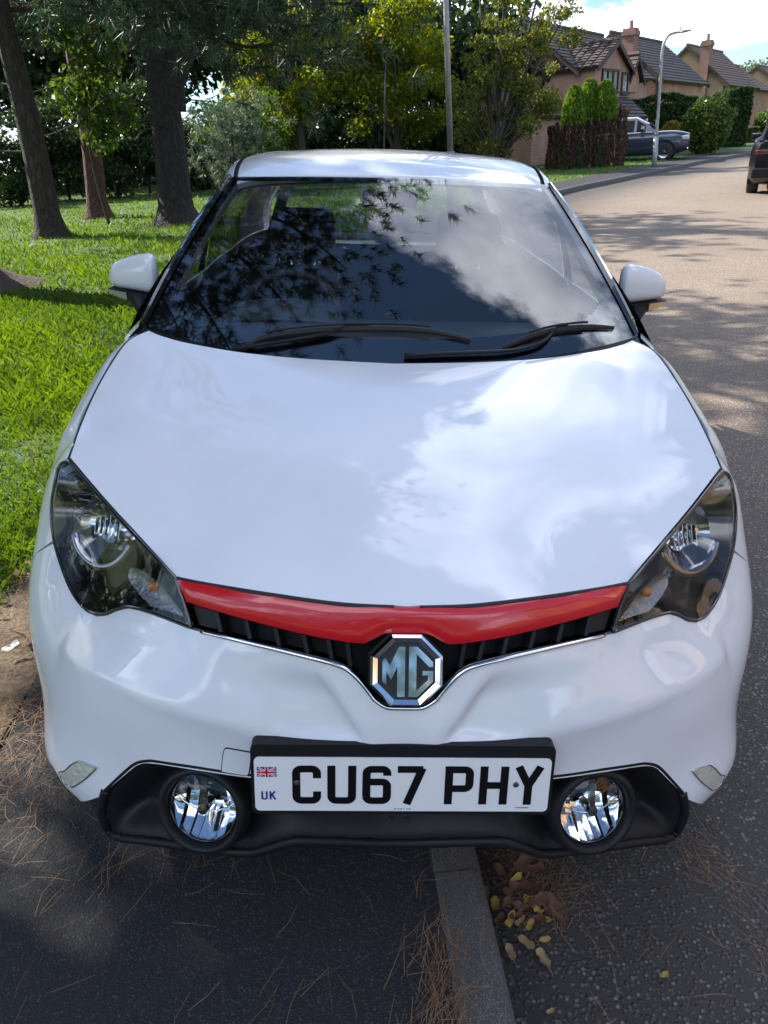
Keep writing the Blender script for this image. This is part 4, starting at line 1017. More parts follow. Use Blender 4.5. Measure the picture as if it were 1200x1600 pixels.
# lawn with worn soil beside the footway
def lawn_mat():
    M = mat('lawn', (.045, .10, .018), .9); t = M.node_tree; b = t.nodes['Principled BSDF']; L = t.links.new
    tc = N(t, 'ShaderNodeTexCoord'); n = N(t, 'ShaderNodeTexNoise'); L(tc.outputs['Object'], n.inputs['Vector']); n.inputs['Scale'].default_value = 14; n.inputs['Detail'].default_value = 10
    r = N(t, 'ShaderNodeValToRGB'); L(n.outputs[0], r.inputs[0]); e = r.color_ramp.elements; e[0].color = (.028, .062, .010, 1); e[1].color = (.075, .15, .022, 1); e[0].position = .35; e[1].position = .65
    n2 = N(t, 'ShaderNodeTexNoise'); L(tc.outputs['Object'], n2.inputs['Vector']); n2.inputs['Scale'].default_value = 55; n2.inputs['Detail'].default_value = 9; n2.inputs['Roughness'].default_value = .7
    r2 = N(t, 'ShaderNodeValToRGB'); L(n2.outputs[0], r2.inputs[0]); e = r2.color_ramp.elements; e[0].color = (.06, .045, .03, 1); e[1].color = (.26, .20, .135, 1); e[0].position = .35; e[1].position = .7
    a = N(t, 'ShaderNodeAttribute', attribute_name='soil'); f = math_(t, 'ADD', a.outputs['Fac'], math_(t, 'MULTIPLY', math_(t, 'SUBTRACT', n.outputs[0], .5), 1.2)); f = N(t, 'ShaderNodeMapRange'); 
    L(math_(t, 'ADD', a.outputs['Fac'], math_(t, 'MULTIPLY', math_(t, 'SUBTRACT', n.outputs[0], .5), .9)), f.inputs[0]); f.inputs[1].default_value = .35; f.inputs[2].default_value = .65
    mx = N(t, 'ShaderNodeMix', data_type='RGBA'); L(f.outputs[0], mx.inputs['Factor']); L(r.outputs[0], mx.inputs['A']); L(r2.outputs[0], mx.inputs['B']); L(mx.outputs['Result'], b.inputs['Base Color'])
    bp = N(t, 'ShaderNodeBump'); L(n2.outputs[0], bp.inputs['Height']); bp.inputs['Strength'].default_value = .8; bp.inputs['Distance'].default_value = .03; L(bp.outputs[0], b.inputs['Normal'])
    return M
lawn_m = lawn_mat()
def soil(off, y): return max(0., min(1., 1.25-(off-FW)/max(.10, .62-.20*max(0, y-.4))))*(1 if y < 2.6 else max(0, 1-(y-2.6)/1.5))
ss_ = np.concatenate([np.arange(0, 14, .12), np.arange(14, karc[-1], .8)]); offs = np.concatenate([np.arange(FW, FW+1.6, .08), np.arange(FW+1.7, 6, .5), [8, 12, 18, 28, 45]])
lv, la = [], []
def lz(off, y): return .148+.012*min(max(0, off-FW), 3)+.006*math.sin(off*9+y*5)+.008*math.sin(off*2.3-y*3.1)
# the lawn is one sheet whose rows run straight across from the footway's edge, so that it stays clear of the kerb's curve
rowsY = np.concatenate([np.arange(-4, 6, .10), np.arange(6, 24, .5), np.arange(24, 80, 2.)])
ex_i = lambda y: float(np.interp(y, KERB[:, 1]+kn[:, 1]*FW, KERB[:, 0]+kn[:, 0]*FW))
dxs = np.concatenate([np.arange(0, 1.6, .08), np.arange(1.7, 6, .5), [8, 12, 18, 28, 45, 70]])
for y in rowsY:
    for d in dxs:
        x = ex_i(y)-d; lv.append((x, y, lz(d+FW, y)+gz(y))); la.append(soil(FW+d, y))
k = len(dxs); lf = [(i*k+j, (i+1)*k+j, (i+1)*k+j+1, i*k+j+1) for i in range(len(rowsY)-1) for j in range(k-1)]
lawn = mesh('lawn', lv, lf, lawn_m, None, True); lawn['kind'] = 'structure'
if lawn.data.polygons[0].normal.z < 0: lawn.data.flip_normals()
at = lawn.data.attributes.new('soil', 'FLOAT', 'POINT'); at.data.foreach_set('value', np.array(la, np.float32))
# terrain to the horizon
ter = mat('terrain_grass', (.06, .10, .03), .95, var=(.05, (.09, .11, .04), .2)); ys_ = [-400, -20, 4, 70, 200, 1500]
v = [(x, y, gz(y)-.12) for y in ys_ for x in (-1500, 1500)]; o = mesh('terrain', v, [(2*i, 2*i+1, 2*i+3, 2*i+2) for i in range(5)], ter); o['kind'] = 'structure'
# drive of the first house
dv = [(kp(karc[np.argmin(np.abs(KERB[:, 1]-y))], FW, .158)) for y in (29.8, 33.9)]
dv += [(dv[1][0]-8, dv[1][1]+3.2, .18+gz(35)), (dv[0][0]-8, dv[0][1]+3.2, .18+gz(32))]
o = mesh('driveway', dv, [(0, 1, 2, 3)], drive_m); o['kind'] = 'structure'
if o.data.polygons[0].normal.z < 0: o.data.flip_normals()

# ------------------------------------------------------------------ foliage tools
def leaf_mat(name, c0, c1, trans=.45, rough=.5, c2=None):
    M = bpy.data.materials.new(name); M.use_nodes = True; t = M.node_tree; t.nodes.clear(); L = t.links.new
    o = N(t, 'ShaderNodeOutputMaterial'); a = N(t, 'ShaderNodeAttribute', attribute_name='tint'); r = N(t, 'ShaderNodeValToRGB'); L(a.outputs['Fac'], r.inputs[0])
    e = r.color_ramp.elements; e[0].color = (*c0, 1); e[1].color = (*c1, 1)
    if c2: q = e.new(.93); q.color = (*c1, 1); e[-1].color = (*c2, 1)
    d = N(t, 'ShaderNodeBsdfPrincipled'); L(r.outputs[0], d.inputs['Base Color']); d.inputs['Roughness'].default_value = rough; d.inputs['Specular IOR Level'].default_value = .35
    tr = N(t, 'ShaderNodeBsdfTranslucent'); h = N(t, 'ShaderNodeHueSaturation'); h.inputs['Value'].default_value = 1.5; h.inputs['Saturation'].default_value = 1.15; h.inputs['Hue'].default_value = .485; L(r.outputs[0], h.inputs['Color']); L(h.outputs[0], tr.inputs[0])
    m_ = N(t, 'ShaderNodeMixShader'); m_.inputs[0].default_value = trans; L(d.outputs[0], m_.inputs[1]); L(tr.outputs[0], m_.inputs[2]); L(m_.outputs[0], o.inputs[0])
    return M
def rawmesh(name, verts, nper, mt, parent, tint):
    """faces of nper consecutive vertices each"""
    n = len(verts)//nper; me = bpy.data.meshes.new(name); me.vertices.add(len(verts)); me.vertices.foreach_set('co', verts.astype(np.float32).ravel())
    me.loops.add(n*nper); me.loops.foreach_set('vertex_index', np.arange(n*nper, dtype=np.int32)); me.polygons.add(n); me.polygons.foreach_set('loop_start', np.arange(0, n*nper, nper, dtype=np.int32))
    me.update(calc_edges=True); a = me.attributes.new('tint', 'FLOAT', 'FACE'); a.data.foreach_set('value', tint.astype(np.float32)); return link(name, me, mt, parent)
def leaves(name, C, size, mt, parent=None, aspect=.55, tint=None, up=.35, droop=0.):
    n = len(C); d = rng.normal(size=(n, 3)); d[:, 2] -= droop; d /= np.linalg.norm(d, axis=1, keepdims=True); nn = rng.normal(size=(n, 3)); nn[:, 2] += up*2
    x = np.cross(d, nn); x /= np.linalg.norm(x, axis=1, keepdims=True)+1e-9; z = np.cross(x, d)
    s = (size*rng.uniform(.6, 1.35, n))[:, None]; w = s*aspect*.5
    P = np.stack([C-d*s*.5, C+x*w+z*s*.06-d*s*.05, C+d*s*.5, C-x*w+z*s*.06-d*s*.05], 1).reshape(-1, 3)
    return rawmesh(name, P, 4, mt, parent, rng.random(n) if tint is None else tint)
def shell(n, c, r, k=.45):
    """points in an ellipsoid, denser towards its surface, in lumps"""
    d = rng.normal(size=(n, 3)); d /= np.linalg.norm(d, axis=1, keepdims=True); q = rng.random(n)**k
    return np.asarray(c)+d*q[:, None]*np.asarray(r)
def lumps(n, blobs, k=.5):
    w = np.array([b[1][0]*b[1][1]*b[1][2] for b in blobs])**.7; w /= w.sum(); out = []
    for b, m_ in zip(blobs, rng.multinomial(n, w)): out.append(shell(m_, b[0], b[1], k))
    return np.concatenate(out)
def bark(name, c0, c1, c2):
    M = mat(name, c0, .92); t = M.node_tree; b = t.nodes['Principled BSDF']; L = t.links.new; tc = N(t, 'ShaderNodeTexCoord'); mp = N(t, 'ShaderNodeMapping'); L(tc.outputs['Object'], mp.inputs[0]); mp.inputs['Scale'].default_value = (1, 1, .28)
    vo = N(t, 'ShaderNodeTexVoronoi', feature='DISTANCE_TO_EDGE'); n = N(t, 'ShaderNodeTexNoise'); L(mp.outputs[0], n.inputs['Vector']); n.inputs['Scale'].default_value = 9; n.inputs['Detail'].default_value = 8
    ad = N(t, 'ShaderNodeMix', data_type='RGBA'); ad.inputs['Factor'].default_value = .18; L(mp.outputs[0], ad.inputs['A']); L(n.outputs['Color'], ad.inputs['B']); L(ad.outputs['Result'], vo.inputs['Vector']); vo.inputs['Scale'].default_value = 14
    r = N(t, 'ShaderNodeValToRGB'); L(vo.outputs['Distance'], r.inputs[0]); e = r.color_ramp.elements; e[0].color = (*c0, 1); e[1].color = (*c1, 1); e[1].position = .22
    x = N(t, 'ShaderNodeMix', data_type='RGBA'); L(n.outputs[0], x.inputs['Factor']); L(r.outputs[0], x.inputs['A']); x.inputs['B'].default_value = (*c2, 1); L(x.outputs['Result'], b.inputs['Base Color'])
    bp = N(t, 'ShaderNodeBump'); L(vo.outputs['Distance'], bp.inputs['Height']); bp.inputs['Strength'].default_value = 1; bp.inputs['Distance'].default_value = .12; L(bp.outputs[0], b.inputs['Normal']); return M
bark_dark = bark('bark_dark', (.008, .007, .006), (.055, .046, .040), (.030, .026, .023)); bark_red = bark('bark_red', (.03, .014, .009), (.16, .075, .046), (.09, .042, .028)); bark_grey = bark('bark_grey', (.010, .008, .006), (.078, .058, .043), (.042, .032, .025))
bark_thin = mat('bark_thin', (.05, .042, .034), .9)
needle_m = leaf_mat('pine_needles', (.018, .040, .022), (.045, .085, .035), .2, .5)
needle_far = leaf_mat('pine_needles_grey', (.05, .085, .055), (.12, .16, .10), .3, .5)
oak_m = leaf_mat('green_yellow_leaves', (.05, .095, .016), (.20, .235, .025), .57, .5, (.50, .33, .025))
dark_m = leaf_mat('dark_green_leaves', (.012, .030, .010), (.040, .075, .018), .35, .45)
mid_m = leaf_mat('mid_green_leaves', (.03, .07, .014), (.09, .15, .025), .5, .5)
willow_m = leaf_mat('olive_leaves', (.048, .078, .022), (.17, .185, .034), .5, .5, (.38, .27, .03))
laurel_m = leaf_mat('laurel_leaves', (.035, .075, .015), (.13, .19, .035), .3, .3)
hedge_m = leaf_mat('hedge_leaves', (.018, .045, .012), (.055, .105, .022), .3, .5)
thuja_m = leaf_mat('bright_conifer', (.06, .14, .012), (.16, .28, .022), .45, .55)
gold_m = leaf_mat('golden_leaves', (.10, .11, .02), (.30, .24, .05), .45, .5)
dead_m = leaf_mat('dead_conifer', (.035, .022, .016), (.12, .075, .05), .1, .8)
flower_m = leaf_mat('red_flowers', (.35, .02, .03), (.6, .06, .06), .3, .5)
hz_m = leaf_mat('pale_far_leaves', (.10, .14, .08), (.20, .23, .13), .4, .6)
def limb(bm, P, r0, r1, n=6, seg=8):
    q = spline(P, n) if len(P) > 2 else np.array(P, float); tube(bm, [tuple(p) for p in q], list(np.linspace(r0, r1, len(q))), seg)
    return q
NEED = rng.normal(size=(46, 3)); NEED[:, 2] = np.abs(NEED[:, 2])*.8+.25; NEED /= np.linalg.norm(NEED, axis=1, keepdims=True)
def needles(name, C, D, length, width, mt, parent, n=40):
    """tufts of long needles at C pointing along D"""
    k = len(C); D = D/np.linalg.norm(D, axis=1, keepdims=True); a = np.cross(D, rng.normal(size=(k, 3))); a /= np.linalg.norm(a, axis=1, keepdims=True); b = np.cross(D, a)
    out = []; tn = []
    tt = rng.random(k)
    for i in range(n):
        q = NEED[i % len(NEED)]; d = a*q[0]+b*q[1]+D*q[2]+rng.normal(size=(k, 3))*.15; d[:, 2] -= .12; d /= np.linalg.norm(d, axis=1, keepdims=True)
        s = np.cross(d, rng.normal(size=(k, 3))); s /= np.linalg.norm(s, axis=1, keepdims=True); l = length*rng.uniform(.7, 1.15, k)[:, None]; o = C+D*rng.uniform(-.4, .4, k)[:, None]*length
        out.append(np.stack([o-s*width, o+s*width, o+d*l], 1)); tn.append(np.clip(tt+rng.normal(size=k)*.15, 0, 1))
    return rawmesh(name, np.concatenate(out).reshape(-1, 3), 3, mt, parent, np.concatenate(tn))
LEAN = 0.
def tree(name, loc, trunk, r0, r1, bark, label, group=None, cat='tree'):
    root = empty(name, loc); tag(root, label, cat, group); bm = bmesh.new(); trunk = [(p[0]+LEAN*max(0, p[2]), p[1], p[2]) for p in trunk]; limb(bm, [np.array(p, float) for p in trunk], r0, r1, 8, 12)
    # root flare
    for f in bm.verts:
        if f.co.z < .5: k = 1+.55*(max(0, .5-f.co.z)/.5)**2*(1+.3*math.sin(5*math.atan2(f.co.y, f.co.x))); f.co.x *= k; f.co.y *= k
    return root, bm, bark
def finish(root, bm, bark): return bmobj('trunk', bm, bark, root, True)

# ------------------------------------------------------------------ trees on the lawn
def gl(px, py, z0=.17): p = ground(px, py, z0); return np.array([p[0], p[1], p[2]])
def pine_crown(root, limbs, tufts, length, width, mt, n=34, spread=.35, z_up=.25):
    C, D = [], []
    for P, w in limbs:
        P = np.asarray(P)
        for _ in range(int(tufts*w)):
            t = .25+.75*rng.random()**.8; i = t*(len(P)-1); i0 = int(min(i, len(P)-2)); p = P[i0]+(P[i0+1]-P[i0])*(i-i0); d = P[i0+1]-P[i0]; d = d/np.linalg.norm(d)
            o = rng.normal(size=3)*spread*(.4+t); o[2] *= .55; C.append(p+o); D.append(d+o*1.2+np.array([0, 0, z_up]))
    return needles('crown', np.array(C), np.array(D), length, width, mt, root, n)
def pine(name, loc, h, r, z0, rad, label, bark=bark_dark, nl=26, tufts=20, length=.2, width=.006, lean=(0, 0), mt=needle_m, extra=(), n=30, bias=None):
    tr = [(0, 0, -.2), (lean[0]*.3, lean[1]*.3, h*.3), (lean[0]*.7, lean[1]*.7, h*.65), (lean[0], lean[1], h)]
    root, bm, bk = tree(name, loc, tr, r, .05, bark, label, 'pine trees'); L_ = []
    tq = spline([np.array(p, float) for p in tr], 8)
    for i in range(nl):
        t = (i+.5)/nl; z = z0+(h-z0)*t; a = i*2.4+rng.normal()*.3 if bias is None else bias+rng.normal()*1.0
        ln = rad*(1-.65*t)*rng.uniform(.7, 1.15); p0 = np.array([np.interp(z, tq[:, 2], tq[:, 0]), np.interp(z, tq[:, 2], tq[:, 1]), z]); d = np.array([math.cos(a), math.sin(a), 0])
        P = [p0, p0+d*ln*.45+np.array([0, 0, .05*ln]), p0+d*ln+np.array([0, 0, -.12*ln+rng.normal()*.15])]; q = limb(bm, P, .028+.010*ln, .008, 5, 6); L_.append((q, ln/rad))
    for P, w in extra: q = limb(bm, [np.array(p, float) for p in P], .05, .008, 6, 6); L_.append((q, w))
    finish(root, bm, bk); pine_crown(root, L_, tufts, length, width, mt, n); return root
# unseen holly, added at left to shade the car's nose and the footway
def shade_tree():
    C = lumps(24000, [(tuple(q), (.75, .75, .6)) for q in shell(90, (0, 0, 4.6), (1.9, 2.4, 3.4), .4)], .55); root = empty('shade_holly', (-5.7, .15, .17)); tag(root, 'dense dark holly tree added left of the car for its shade, outside the picture', 'tree'); bm = bmesh.new(); limb(bm, [np.array((0, 0, -.2)), np.array((.05, 0, 2.5)), np.array((0, 0, 6.5))], .14, .04); bmobj('trunk', bm, bark_grey, root, True); leaves('crown', C, .17, dark_m, root, .7)
shade_tree()
# the near pine whose base shows at the left edge; its boughs hang over the car
nl_ = np.array([-5.25, 8.9, gz(8.9)+.16])
ov = lambda *P: [tuple(np.array(p)-nl_) for p in P]
pine('pine_tree', tuple(nl_), 11.5, .36, 6.3, 3.4, 'dark pine at the left edge, only its soil-ringed base and hanging boughs in view', nl=60, tufts=50, length=.18, width=.006, n=34,
     extra=[(ov((-5.1, 8.8, 5.0), tuple((wat(px-130, py-40, y)+np.array([-5.1, 8.8, 5.0]))/2+np.array([0, 0, .25])), tuple(wat(px-110, py-22, y)), tuple(wat(px, py, y))), w_) for px, py, y, w_ in ((430, 70, 7.6, 1.5), (505, 38, 7.8, 1.6), (560, 4, 7.4, 1.3), (400, 12, 7.2, 1.5), (465, 10, 8.4, 1.3), (380, -30, 7.6, 1.2))]+[(ov((-5.1, 8.8, 5.2), (-3.2, 8.2, 4.6), (-1.9, 7.7, 3.75), (-1.15, 7.4, 3.25)), 1.8), (ov((-5.1, 8.8, 4.6), (-3.6, 8.9, 4.0), (-2.5, 8.8, 3.4), (-1.7, 8.7, 3.1)), 1.8), (ov((-5.1, 8.8, 5.0), (-3.4, 7.6, 4.6), (-2.2, 6.6, 3.9), (-1.5, 6.0, 3.3)), 1.4)]
     +[(ov((-5.1, 8.8, z0), ((-5.1+x)/2-.2, (8.8+y)/2+.2, z0+.3), (x*.8-1.0, y*.8+1.75, z+.25), (x, y, z)), 3.8) for x, y, z, z0 in ((.55, 4.7, 6.0, 7), (.35, 3.8, 5.9, 6.6), (.0, 2.9, 5.9, 7.2), (-.6, 2.1, 5.8, 6.4), (-1.4, 1.6, 5.7, 6.8), (-1.2, 3.2, 6.4, 7.6), (-.5, 4.0, 6.6, 8), (-.2, 5.4, 6.5, 7.4), (-1.8, 4.4, 6.8, 8), (-2.3, 2.4, 6.0, 6.2), (-2.6, 3.8, 6.5, 7), (-1.0, 5.6, 6.9, 8))])
pine('pine_tree', (-6.5, 3.4, .2), 12.5, .34, 4.8, 3.3, 'broad dark pine added on the lawn left of the car for its shade, outside the picture', nl=80, tufts=90, length=.30, width=.016, n=30)  # unseen pine, put in to keep the sun off bonnet and foreground
# big dark trunk with a fork and a broken limb
LEAN = .095; ln_ = lambda P: [np.array((p[0]+LEAN*p[2], p[1], p[2])) for p in P]
b1 = gl(276, 350)
root, bm, bk = tree('pine_tree', tuple(b1), [(0, 0, -.2), (-.02, 0, 1.6), (-.10, 0, 3.0), (-.14, 0, 4.6), (-.1, 0, 6.5), (0, 0, 8)], .40, .13, bark_dark, 'thick dark pine trunk with a fork and a snapped-off limb on the lawn', 'pine trees')
limb(bm, ln_(((-.05, -.05, 1.9), (.12, -.12, 2.6), (.52, -.2, 3.3), (.86, -.25, 4.05), (1.02, -.25, 4.65))), .30, .13, 6, 10)
limb(bm, ln_(((.12, .05, 2.2), (.16, .05, 3.4), (.14, .1, 5.2), (.2, .1, 7.5))), .26, .14, 6, 10)
finish(root, bm, bk)
bm = bmesh.new(); rg = tube(bm, [tuple(p) for p in ln_(((1.02, -.25, 4.63), (1.05, -.26, 4.76), (1.10, -.27, 4.88)))], [.125, .10, .03], 10); bmobj('broken_end', bm, mat('split_wood', (.42, .27, .13), .8), root)
L_ = []
bm = bmesh.new()
for i in range(20):
    z = 4.7+i*.14; a = i*2.4; ln = 3.6*(1-i/48); p0 = np.array([-.1+LEAN*z, 0, z]); d = np.array([math.cos(a), math.sin(a), 0]); q = limb(bm, [p0, p0+d*ln*.5+np.array([0, 0, .1]), p0+d*ln+np.array([0, 0, -.5])], .05, .012, 5, 6); L_.append((q, 1))
for P in (((-.3, 0, 3.3), (.8, -.4, 3.9), (2.1, -.6, 4.2), (3.6, -.8, 4.0)), ((-.3, -.1, 4.0), (-1.4, -.4, 3.9), (-2.6, -.5, 3.6))): q = limb(bm, [np.array(p) for p in P], .05, .012, 5, 6); L_.append((q, .6))
bmobj('bough', bm, bark_dark, root, True); pine_crown(root, L_, 36, .26, .010, needle_m, 28)
def twigs(root, x, n, seed):
    r2 = np.random.default_rng(seed)
    for i in range(n):
        z = r2.uniform(1.6, 5.5); a = r2.uniform(0, 6.28); ln = r2.uniform(.7, 2.0); p = np.array([x+LEAN*z, 0, z]); d = np.array([math.cos(a), math.sin(a)*.6, r2.uniform(-.25, .35)]); bm = bmesh.new()
        q = limb(bm, [p, p+d*ln*.5+r2.normal(size=3)*.08, p+d*ln+r2.normal(size=3)*.15], .022, .006, 5, 5)
        for k in (4, 7): limb(bm, [q[k], q[k]+(d+r2.normal(size=3)*.6)*ln*.25, q[k]+(d+r2.normal(size=3)*.6)*ln*.42], .009, .004, 3, 4)
        bmobj('dead_branch', bm, bark_thin, root, True)
twigs(root, -.1, 12, 3)
# trunk at the far left
b2 = gl(80, 372); root, bm, bk = tree('pine_tree', tuple(b2), [(0, 0, -.2), (-.1, 0, 2.0), (-.34, 0, 4.2), (-.45, 0, 6.2), (-.4, 0, 8)], .27, .10, bark_grey, 'leaning grey-barked pine trunk nearest the left edge of the lawn', 'pine trees')
L_ = []
for i in range(20):
    z = 3.9+i*.17; a = i*2.4; ln = 3.2*(1-i/48); p0 = np.array([-.4+LEAN*z, 0, z]); d = np.array([math.cos(a), math.sin(a), 0]); q = limb(bm, [p0, p0+d*ln*.5, p0+d*ln+np.array([0, 0, -.6])], .05, .012, 5, 6); L_.append((q, 1))
finish(root, bm, bk); twigs(root, -.25, 9, 5); pine_crown(root, L_, 34, .26, .010, needle_m, 26)
# reddish trunk between them
b3 = gl(152, 342); root, bm, bk = tree('pine_tree', tuple(b3), [(0, 0, -.2), (.06, 0, 1.8), (-.08, 0, 3.6), (-.25, 0, 5.6), (-.3, 0, 8)], .27, .10, bark_red, 'red-brown pine trunk with a low side limb between the two darker trunks', 'pine trees')
limb(bm, ln_(((-.1, 0, 2.4), (.25, 0, 3.3), (.45, 0, 4.4), (.4, 0, 6))), .22, .10, 6, 8); L_ = []
for i in range(18):
    z = 4.4+i*.17; a = i*2.4+1; ln = 3.2*(1-i/48); p0 = np.array([-.25+LEAN*z, 0, z]); d = np.array([math.cos(a), math.sin(a), 0]); q = limb(bm, [p0, p0+d*ln*.5, p0+d*ln+np.array([0, 0, -.6])], .05, .012, 5, 6); L_.append((q, 1))
finish(root, bm, bk); twigs(root, -.1, 7, 8); pine_crown(root, L_, 30, .26, .010, needle_m, 26)

# ------------------------------------------------------------------ shrubs, broadleaf trees, hedges
def broad(name, base, trunks, blobs, n, size, mt, label, group=None, bark=bark_thin, k=.55, twigs=10, cat='tree', droop=0.):
    base = np.asarray(base, float); root = empty(name, tuple(base)); tag(root, label, cat, group); bm = bmesh.new()
    for P, r in trunks: limb(bm, [np.array(p, float) for p in P], r, r*.3, 6, 8)
    top = np.array(trunks[0][0][-1], float)
    for b in blobs[:twigs]:
        c = np.array(b[0], float); st = np.array([c[0]*.3, c[1]*.3, max(.3, c[2]*.45)]); limb(bm, [st, (st+c)/2+rng.normal(size=3)*.15, c], .05, .012, 4, 5)
    bmobj('trunk', bm, bark, root, True); leaves('crown', lumps(n, blobs, k), size, mt, root, droop=droop); return root
def rb(c, r, n, s):
    """n small lumps through an ellipsoid"""
    p = shell(n, c, np.asarray(r)*.85, .4); return [(tuple(q), (s*rng.uniform(.7, 1.3), s*rng.uniform(.7, 1.3), s*rng.uniform(.5, .9))) for q in p]
def bpos(px, y): p = wat(px, 250, y); return np.array([p[0], y, gz(y)+.15])
TG = 'broadleaf trees behind the lawn'
broad('broadleaf_tree', bpos(470, 30), [([(0, 0, -.2), (.1, 0, 2), (-.1, 0, 4), (0, 0, 6)], .18)], rb((0, 0, 3.6), (2.7, 2.0, 3.3), 40, .75), 16000, .16, oak_m, 'yellow-green broadleaf tree above the left half of the car roof', TG)
broad('broadleaf_tree', bpos(620, 31), [([(0, 0, -.2), (.05, 0, 2), (.1, 0, 4), (0, 0, 6)], .18), ([(0, 0, .5), (-.5, 0, 2.5), (-.9, 0, 4.5)], .1)], rb((0, 0, 3.9), (2.6, 2.0, 3.5), 40, .72), 16000, .16, oak_m, 'yellow-green broadleaf tree behind the car antenna, left of the grey lamp pole', TG)
broad('broadleaf_tree', bpos(775, 29), [([(0, 0, -.2), (.05, 0, 1.5), (.15, 0, 3.4), (.3, 0, 6.5)], .12), ([(.05, 0, .8), (.5, 0, 2.5), (1.1, .1, 4.4), (1.5, .1, 6)], .09), ([(0, 0, .6), (-.3, 0, 2.8), (-.6, 0, 5.5)], .08)],
      rb((.2, 0, 2.0), (2.2, 1.4, 1.9), 28, .55)+rb((.9, 0, 4.3), (2.5, 1.4, 2.4), 40, .42), 15500, .12, willow_m, 'olive tree with sparse yellowing twigs in front of the brick house', TG, twigs=40)
broad('broadleaf_tree', bpos(390, 27), [([(0, 0, -.2), (.1, 0, 1.5), (0, 0, 3)], .1)], rb((0, 0, 1.9), (1.6, 1.2, 1.7), 20, .55), 7000, .13, mid_m, 'mid-green bushy tree beside the windscreen pillar, behind the thick dark trunk', TG)
# grey-green young pine
yp = bpos(365, 25); root = empty('young_pine', tuple(yp)); tag(root, 'pale grey-green young pine bush catching sun behind the thick trunk', 'tree'); bm = bmesh.new(); limb(bm, [np.array((0, 0, -.1)), np.array((0, 0, 1.2)), np.array((.1, 0, 2.4))], .06, .02); L_ = []
for i in range(22):
    a = i*2.4; z = .4+i*.1; q = limb(bm, [np.array((0, 0, z)), np.array((math.cos(a)*.5, math.sin(a)*.5, z+.1)), np.array((math.cos(a)*1.0, math.sin(a)*1.0, z+.15))], .02, .008, 4, 5); L_.append((q, 1))
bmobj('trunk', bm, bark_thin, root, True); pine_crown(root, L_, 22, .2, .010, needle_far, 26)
# dark undergrowth, one shrub after another
UG = 'dark shrubs under the pines'
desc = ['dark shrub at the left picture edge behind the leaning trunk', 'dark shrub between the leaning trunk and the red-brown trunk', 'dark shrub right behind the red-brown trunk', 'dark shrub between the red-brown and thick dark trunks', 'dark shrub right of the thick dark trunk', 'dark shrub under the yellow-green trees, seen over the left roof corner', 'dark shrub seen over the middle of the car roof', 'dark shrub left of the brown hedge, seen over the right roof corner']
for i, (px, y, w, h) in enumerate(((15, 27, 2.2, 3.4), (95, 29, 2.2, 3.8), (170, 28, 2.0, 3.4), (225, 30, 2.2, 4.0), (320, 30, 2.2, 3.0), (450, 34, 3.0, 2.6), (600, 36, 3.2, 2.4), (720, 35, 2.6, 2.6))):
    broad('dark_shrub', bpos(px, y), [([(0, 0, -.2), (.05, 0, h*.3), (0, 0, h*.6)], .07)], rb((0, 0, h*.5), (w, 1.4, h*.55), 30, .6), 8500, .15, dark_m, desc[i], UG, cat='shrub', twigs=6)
# leafy sprays hanging on the trunks
vn = gl(170, 345)
broad('climbing_shrub', (vn[0]+.4, vn[1]-1.2, vn[2]), [([(0, 0, -.1), (-.1, 0, 1.4), (.1, 0, 3)], .04)], [((.1, 0, 2.6), (.8, .5, .7)), ((.5, 0, 3.3), (.6, .4, .5)), ((-.1, 0, 3.9), (.7, .4, .5)), ((.7, 0, 2.2), (.5, .4, .4)), ((.2, 0, 1.8), (.4, .4, .4))], 2200, .15, mid_m, 'mid-green leafy climber hanging over the red-brown trunk', None, cat='shrub', twigs=0)
# far wood behind, one mass
P = []
for i in range(210):
    x = rng.uniform(-34, 7); y = rng.uniform(37, 47); h = rng.uniform(7, 14) if x > -6 else rng.uniform(9, 18)
    P.append(((x, y, h*.5+rng.uniform(-.15, .35)*h), (2.4, 2.0, 1.6)))
for i in range(90): P.append(((rng.uniform(-40, 4), rng.uniform(34, 42), rng.uniform(.6, 3.2)), (2.4, 1.6, 1.3)))
P2 = [((rng.uniform(-62, -24), rng.uniform(6, 46), rng.uniform(.6, 9)), (3.2, 3.2, 2.4)) for i in range(150)]
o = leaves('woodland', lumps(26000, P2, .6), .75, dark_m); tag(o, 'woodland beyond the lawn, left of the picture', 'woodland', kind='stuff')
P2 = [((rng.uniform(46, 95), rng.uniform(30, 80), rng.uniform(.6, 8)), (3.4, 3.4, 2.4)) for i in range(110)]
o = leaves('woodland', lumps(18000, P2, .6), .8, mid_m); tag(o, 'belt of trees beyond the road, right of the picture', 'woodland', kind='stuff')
wood = leaves('woodland', lumps(110000, P, .6), .42, dark_m); tag(wood, 'dark mass of woodland trees behind the lawn', 'woodland', kind='stuff')

